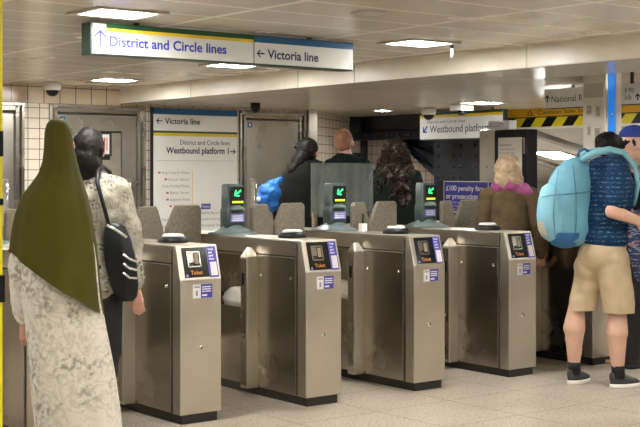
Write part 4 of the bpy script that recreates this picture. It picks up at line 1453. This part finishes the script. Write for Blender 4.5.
blob('tee', [('e', P(611, 192), (0.185, 0.150, 0.20), (0, 0.10, -a)), ('e', P(606, 218), (0.172, 0.150, 0.17), (0, 0, -a)), ('e', P(604, 238), (0.178, 0.155, 0.10), (0, 0.0, -a)),
             ('c', P(617, 164), 0.085, P(613, 171, -0.14), 0.088), ('c', P(617, 164), 0.085, P(613, 171, 0.15), 0.088), ('c', P(613, 171, -0.15), 0.088, P(609, 198, -0.215), 0.080),
             ('c', P(613, 171, 0.15), 0.085, P(618, 192, 0.20), 0.073), ('c', P(600, 185), 0.09, P(596, 225), 0.08), ('e', P(604, 172), (0.12, 0.14, 0.11))], 0.010, 'tee', r, 0.014, 7, cut=[(P(600, 248), (0.15, 0, 1))])
blob('shorts', [('e', P(602, 254), (0.180, 0.160, 0.13), (0, 0, -a)), ('c', P(593, 264, 0.07), 0.102, P(584, 318, 0.10), 0.098), ('c', P(611, 262, -0.075), 0.120, P(617, 318, -0.065), 0.106),
                ('c', P(598, 246, 0.03), 0.115, P(591, 268, 0.05), 0.105)], 0.010, 'khaki', r, 0.012, 7, cut=[(P(600, 311), (0, 0, 1))])
b = MB()
for (x, y, yy) in ((577, 372, 0.10), (616, 374, -0.06)):
    q = P(x, y, yy)
    b = MB().lathe((q[0], q[1], 0.065), [(0.046, 0), (0.044, 0.06), (0.046, 0.085)], 'sock', 18)
    b.build('sock', r)
shoe(r, J['anL'], R90(50), 0.86)
shoe(r, J['anR'], R90(72), 0.86)
hc = V3(J['head'])
blob('hair', [('e', hc + V3((-0.025, 0, 0.012)), (0.088, 0.083, 0.075))], 0.009, 'hair_black', r, 0.006, 25)
cb = MB()
rs = []
for i in range(9):
    t = i / 8 * math.pi / 2
    rs.append([(hc.x + 0.000 + (0.105 * math.cos(t) + 0.0005) * math.cos(q_), hc.y + (0.092 * math.cos(t) + 0.0005) * math.sin(q_), hc.z + 0.040 + 0.085 * math.sin(t)) for q_ in
               [2 * math.pi * j / 28 for j in range(28)]])
co = cb.rings(rs, 'capblue').build('cap', r)
b = MB()
hf = V3((math.sin(R90(70)), math.cos(R90(70)), 0))
hs = V3((hf.y, -hf.x, 0))
ring_ = [[hc + hf * (0.09 + 0.085 * math.cos(q_) * g) + hs * 0.075 * math.sin(q_) * g + V3((0, 0, 0.045 + z_)) for q_ in [2 * math.pi * j / 24 for j in range(24)]] for g, z_ in ((0.9, -0.004), (1, 0), (0.9, 0.006))]
b.rings(ring_, 'capblue').build('peak', co)

# backpack
r2 = person_root(PX, DD, 'light blue backpack worn by the man in the cap')
r2.name = 'backpack'
r2['category'] = 'backpack'
q0 = lambda y: y
off = DD / FPX
bk = sil('main_compartment', [(157, 572, 584), (161, 564, 589), (168, 556, 591), (180, 549, 592), (196, 545, 591), (215, 544, 590), (232, 546, 589), (241, 552, 586), (246, 562, 578)], PX, DD, r2, 'teal', 0.75, 40, 0.02, 4, cy=0.0)
pk = sil('front_pocket', [(184, 546, 556), (188, 541, 562), (198, 538, 566), (215, 536, 568), (230, 538, 567), (238, 543, 562), (241, 548, 557)], PX, DD, r2, 'teal_pale', 0.95, 36, 0.02, 4, cy=-0.02)
b = MB()
P2 = lambda x, y, yy=0.0: ((x - PX) * k, yy, EYE - (y - 172) * k)
b.tube([P2(539, 197, -0.10), P2(548, 195, -0.135), P2(562, 194, -0.115), P2(572, 193, -0.125), P2(588, 191, -0.11)], 0.0035, 'zip')
b.tube([P2(556, 170, -0.08), P2(552, 190, -0.12), P2(550, 215, -0.13), P2(553, 238, -0.10)], 0.003, 'zip')
b.tube([P2(570, 165, -0.10), P2(572, 190, -0.125), P2(573, 215, -0.125), P2(572, 238, -0.10)], 0.003, 'zip')
b.build('zip', r2)
sil('bottom_panel', [(232, 543, 586), (238, 545, 584), (245, 552, 578), (248, 560, 570)], PX, DD, r2, 'teal_dark', 0.80, 36, 0.0, 4)
tag(sil('side_panel', [(221, 536, 544), (228, 537, 546), (236, 540, 548)], PX, DD, r2, 'beige', 1.4, 20, 0.0, 4, cy=-0.05), 'beige patch')
b = MB()
for yy in (-0.155, 0.15):
    b.tube([P2(580, 160, yy * 0.5), P2(590, 153, yy * 0.95), P2(604, 150, yy), P2(618, 153, yy * 1.02), P2(629, 166, yy * 1.0), P2(633, 185, yy * 0.9), P2(630, 205, yy * 0.7)],
           [0.022, 0.026, 0.024, 0.02, 0.018, 0.015, 0.012], 'teal_pale')
    if yy < 0:
        pass
b.build('strap', r2)
b = MB().tube([P2(578, 159), P2(579, 151), P2(585, 149), P2(591, 153), P2(590, 160)], 0.009, 'teal_dark')
b.build('grab_handle', r2)

# folded patterned garment over the forearm
r2 = person_root(PX, DD, 'dark garment with red stripes hanging over the forearm of the man in the cap')
r2.name = 'folded_garment'
r2['category'] = 'garment'
sil('cloth', [(207, 634, 642), (212, 627, 648), (225, 622, 652), (245, 622, 654), (262, 626, 652), (276, 630, 650), (281, 634, 648)], PX, DD, r2, 'plaid', 0.42, 40, 0.08, 6, cy=-0.15)

# ---- dark-haired person behind him
PX, DD = 622, 9.28
k = DD / FPX
r = person_root(PX, DD, 'dark-haired person in black trousers standing behind the man in the cap')
P = lambda x, z, yy=0.0: ((x - PX) * k, yy, z)
J = {'head': P(607, 1.625), 'neck': P(612, 1.50), 'chest': P(617, 1.29), 'waist': P(620, 1.08), 'hip': P(624, 0.93),
     'elL': P(606, 1.14, 0.12), 'wrL': P(600, 0.95, 0.1), 'elR': P(636, 1.14, -0.1), 'wrR': P(640, 0.92, -0.1),
     'knL': P(622, 0.5, 0.02), 'anL': P(622, 0.06, 0.02), 'knR': P(636, 0.5, 0.0), 'anR': P(632, 0.06, 0.0)}
figure(r, J, R90(-40), 1.0, 'skin_tan')
hc = V3(J['head'])
blob('hair', [('e', hc + V3((0.005, -0.01, 0.035)), (0.098, 0.105, 0.092)), ('e', hc + V3((0.02, -0.03, 0.0)), (0.085, 0.08, 0.09))], 0.01, 'hair_black', r, 0.014, 22)
blob('sweater', [('e', P(617, 1.28), (0.19, 0.13, 0.22)), ('e', P(621, 1.05), (0.17, 0.13, 0.20)), ('c', P(612, 1.44), 0.08, P(604, 1.38), 0.075), ('c', P(612, 1.44), 0.08, P(630, 1.38), 0.075),
                 ('c', P(602, 1.37, 0.05), 0.07, P(606, 1.14, 0.12), 0.055), ('c', P(606, 1.14, 0.12), 0.055, P(600, 0.99, 0.1), 0.042),
                 ('c', P(632, 1.37, -0.03), 0.07, P(636, 1.14, -0.1), 0.055), ('c', P(636, 1.14, -0.1), 0.055, P(640, 0.96, -0.1), 0.042)], 0.012, 'coat_black', r, 0.01, 8)
blob('trousers', [('e', P(624, 0.92), (0.165, 0.13, 0.13)), ('c', P(622, 0.86, 0.03), 0.105, J['knL'], 0.085), ('c', J['knL'], 0.085, (J['anL'][0], J['anL'][1], 0.10), 0.065),
                  ('c', P(632, 0.86), 0.105, J['knR'], 0.085), ('c', J['knR'], 0.085, (J['anR'][0], J['anR'][1], 0.10), 0.065)], 0.011, 'trouser', r, 0.006, 9)
shoe(r, J['anL'], R90(40), 1.0, 'trouser', 'trouser')
shoe(r, J['anR'], R90(40), 1.0, 'trouser', 'trouser')


def coat_person(px, d, h, a, label, coat, skin, headpx, rows, hairfn, trousers='trouser', lean=0.0):
    r = person_root(px, d, label)
    J, s_ = stand(h, a, 0.10)
    k = d / FPX
    J['head'] = ((headpx[0] - px) * k, 0.02, EYE - (headpx[1] - 172) * k)
    J['neck'] = ((headpx[0] * 0.6 + px * 0.4 - px) * k, 0, J['head'][2] - 0.135 * s_)
    if '_hf' in headpx[2:]:
        pass
    figure(r, J, a, s_, skin, True)
    so_ = sil('coat', rows, px, d, r, coat, 0.55, 56, 0.03, 7, dfn=lambda z, a_: min(a_ * 0.8, 0.17))
    sd = Vector((math.cos(a), -math.sin(a), 0))
    for q, L_ in ((-1, 'L'), (1, 'R')):
        sh = Vector(J['neck']) - Vector((0, 0, 0.075)) + sd * 0.16 * q
        el, wr = Vector(J['el' + L_]), Vector(J['wr' + L_])
        blob('sleeve', [('c', Vector(J['neck']) - Vector((0, 0, 0.05)) + sd * 0.04 * q, 0.068, sh, 0.074), ('c', sh, 0.074, el, 0.064), ('c', el, 0.064, wr, 0.045)], 0.012, coat, r, 0.008, 9)
    blob('trousers', [('e', (0, 0, 0.90 * s_), (0.15, 0.12, 0.13)), ('c', (-0.08, 0, 0.86), 0.085, J['knL'], 0.07), ('c', J['knL'], 0.07, (J['anL'][0], J['anL'][1], 0.10), 0.055),
                      ('c', (0.08, 0, 0.86), 0.085, J['knR'], 0.07), ('c', J['knR'], 0.07, (J['anR'][0], J['anR'][1], 0.10), 0.055)], 0.012, trousers, r, 0.005, 9)
    shoe(r, J['anL'], a, s_, 'trouser', 'trouser')
    shoe(r, J['anR'], a, s_, 'trouser', 'trouser')
    hairfn(r, Vector(J['head']), s_)
    return r


def hair_tied(r, hc, s_):
    blob('hair', [('e', hc + V3((-0.012, -0.012, 0.018)), (0.092, 0.108, 0.110)), ('c', hc + V3((-0.07, -0.04, 0.045)), 0.045, hc + V3((-0.10, -0.03, 0.05)), 0.030),
                  ('c', hc + V3((-0.05, -0.05, -0.03)), 0.075, hc + V3((-0.14, -0.07, -0.17)), 0.065), ('c', hc + V3((-0.14, -0.07, -0.17)), 0.065, hc + V3((-0.20, -0.06, -0.30)), 0.045)], 0.010, 'hair_black', r, 0.014, 20)


def hair_curly(r, hc, s_):
    blob('hair', [('e', hc + V3((0, -0.01, 0.02)), (0.100, 0.110, 0.108)), ('e', hc + V3((-0.01, -0.03, -0.10)), (0.135, 0.10, 0.13)), ('e', hc + V3((0.0, -0.09, -0.20)), (0.155, 0.11, 0.15)),
                  ('e', hc + V3((0.03, -0.13, -0.32)), (0.125, 0.085, 0.12)), ('e', hc + V3((0.06, -0.14, -0.40)), (0.07, 0.065, 0.09))], 0.011, 'hair_brown', r, 0.045, 20)
    b_ = MB()
    rnd = random.Random(3)
    for i in range(150):
        th_ = rnd.uniform(math.pi * 1.02, math.pi * 1.98)
        z0_ = rnd.uniform(-0.24, 0.09)
        wv = 0.10 + 0.10 * min(1, max(0, (0.05 - z0_) / 0.25))
        ln = rnd.uniform(0.10, 0.20)
        p0 = hc + V3((math.cos(th_) * wv * 0.92, math.sin(th_) * (0.10 + 0.05 * (z0_ < -0.1)) - 0.02, z0_))
        ph_, rr_ = rnd.uniform(0, 6), rnd.uniform(0.007, 0.014)
        pts = []
        for j in range(14):
            t = j / 13
            if p0.z - ln * t < hc.z - 0.36:
                break
            pts.append(p0 + V3((math.cos(ph_ + 16 * t) * rr_ + math.cos(th_) * 0.05 * t, math.sin(ph_ + 16 * t) * rr_ - 0.05 * t, -ln * t)))
        if len(pts) > 3:
            b_.tube(pts, 0.0045, 'hair_brown', 5)
    b_.build('curls', r)
    MB().tube([hc + V3((-0.05, -0.15, -0.20)), hc + V3((0.0, -0.17, -0.155)), hc + V3((0.02, -0.165, -0.12))], 0.010, 'silver').build('hair_clip', r)


def hair_short(m):
    def fn(r, hc, s_):
        blob('hair', [('e', hc + V3((-0.012, -0.02, 0.032)), (0.090, 0.098, 0.092)), ('e', hc + V3((-0.01, -0.04, -0.02)), (0.078, 0.065, 0.075))], 0.010, m, r, 0.008, 22)
    return fn


def hair_bob(m):
    def fn(r, hc, s_):
        blob('hair', [('e', hc + V3((0.0, -0.02, 0.018)), (0.105, 0.115, 0.108)), ('e', hc + V3((0.0, -0.035, -0.07)), (0.115, 0.09, 0.10))], 0.010, m, r, 0.012, 18)
    return fn


coat_person(303, 10.75, 1.70, 0.5, 'dark-haired woman in a black coat facing the plain steel door beyond the gates', 'coat_black', 'skin_pink', (309, 152),
            [(159, 303, 316), (162, 296, 323), (168, 288, 327), (176, 282, 331), (190, 279, 332), (210, 277, 331), (235, 277, 330), (262, 279, 330), (270, 284, 326)], hair_tied)
coat_person(397, 11.0, 1.70, 0.0, 'woman with long curly brown hair in a dark coat beyond the gates', 'coat_green', 'skin_pink', (395, 153),
            [(166, 386, 405), (170, 378, 415), (177, 370, 421), (188, 366, 425), (205, 365, 427), (235, 364, 428), (262, 366, 428), (270, 370, 424)], hair_curly)
coat_person(352, 11.8, 1.84, 0.3, 'tall person with short ginger hair between the two dark coats', 'coat_green', 'skin_pink', (344, 142),
            [(153, 338, 350), (156, 333, 358), (161, 328, 368), (168, 326, 374), (182, 327, 378), (200, 328, 380), (230, 330, 380), (255, 332, 378), (262, 336, 374)], hair_short('hair_red'))
rr_ = coat_person(511, 9.68, 1.585, 0.2, 'blond person in a brown jacket and purple scarf left of the blue backpack', 'jacket_brown', 'skin_pink', (508, 170),
                  [(188, 500, 520), (192, 494, 527), (200, 490, 531), (212, 489, 532), (235, 489, 532), (262, 490, 531), (272, 494, 528)], hair_bob('hair_blond'))
hcz = EYE
blob('scarf', [('c', (-0.10, -0.02, 1.335), 0.052, (0.10, -0.03, 1.315), 0.052), ('c', (-0.09, 0.06, 1.335), 0.045, (0.09, 0.06, 1.325), 0.045), ('c', (-0.02, -0.07, 1.34), 0.042, (0.14, -0.07, 1.29), 0.036)],
     0.010, 'scarf', rr_, 0.012, 20)

# blue bag at the dark-haired woman's side
r = person_root(269, 10.5, 'bright blue drawstring bag beside the dark-haired woman beyond the gates')
r.name = 'drawstring_bag'
r['category'] = 'bag'
k = 10.5 / FPX
Q = lambda x, y, yy=0.0: ((x - 269) * k, yy, EYE - (y - 172) * k)
blob('bag_body', [('e', Q(270, 193), (0.095, 0.07, 0.10), (0, 0.35, 0)), ('e', Q(264, 199), (0.075, 0.06, 0.065)), ('c', Q(274, 184), 0.055, Q(279, 180), 0.03), ('e', Q(272, 203), (0.05, 0.05, 0.07))],
     0.009, 'bagblue', r, 0.022, 11)
k = 10.5 / FPX
MB().lathe(((259 - 269) * k, -0.05, EYE - 27 * k), [(0.018, 0), (0.020, 0.01), (0.012, 0.018)], 'white', 14, (-0.3, -1, 0)).build('tag', r)
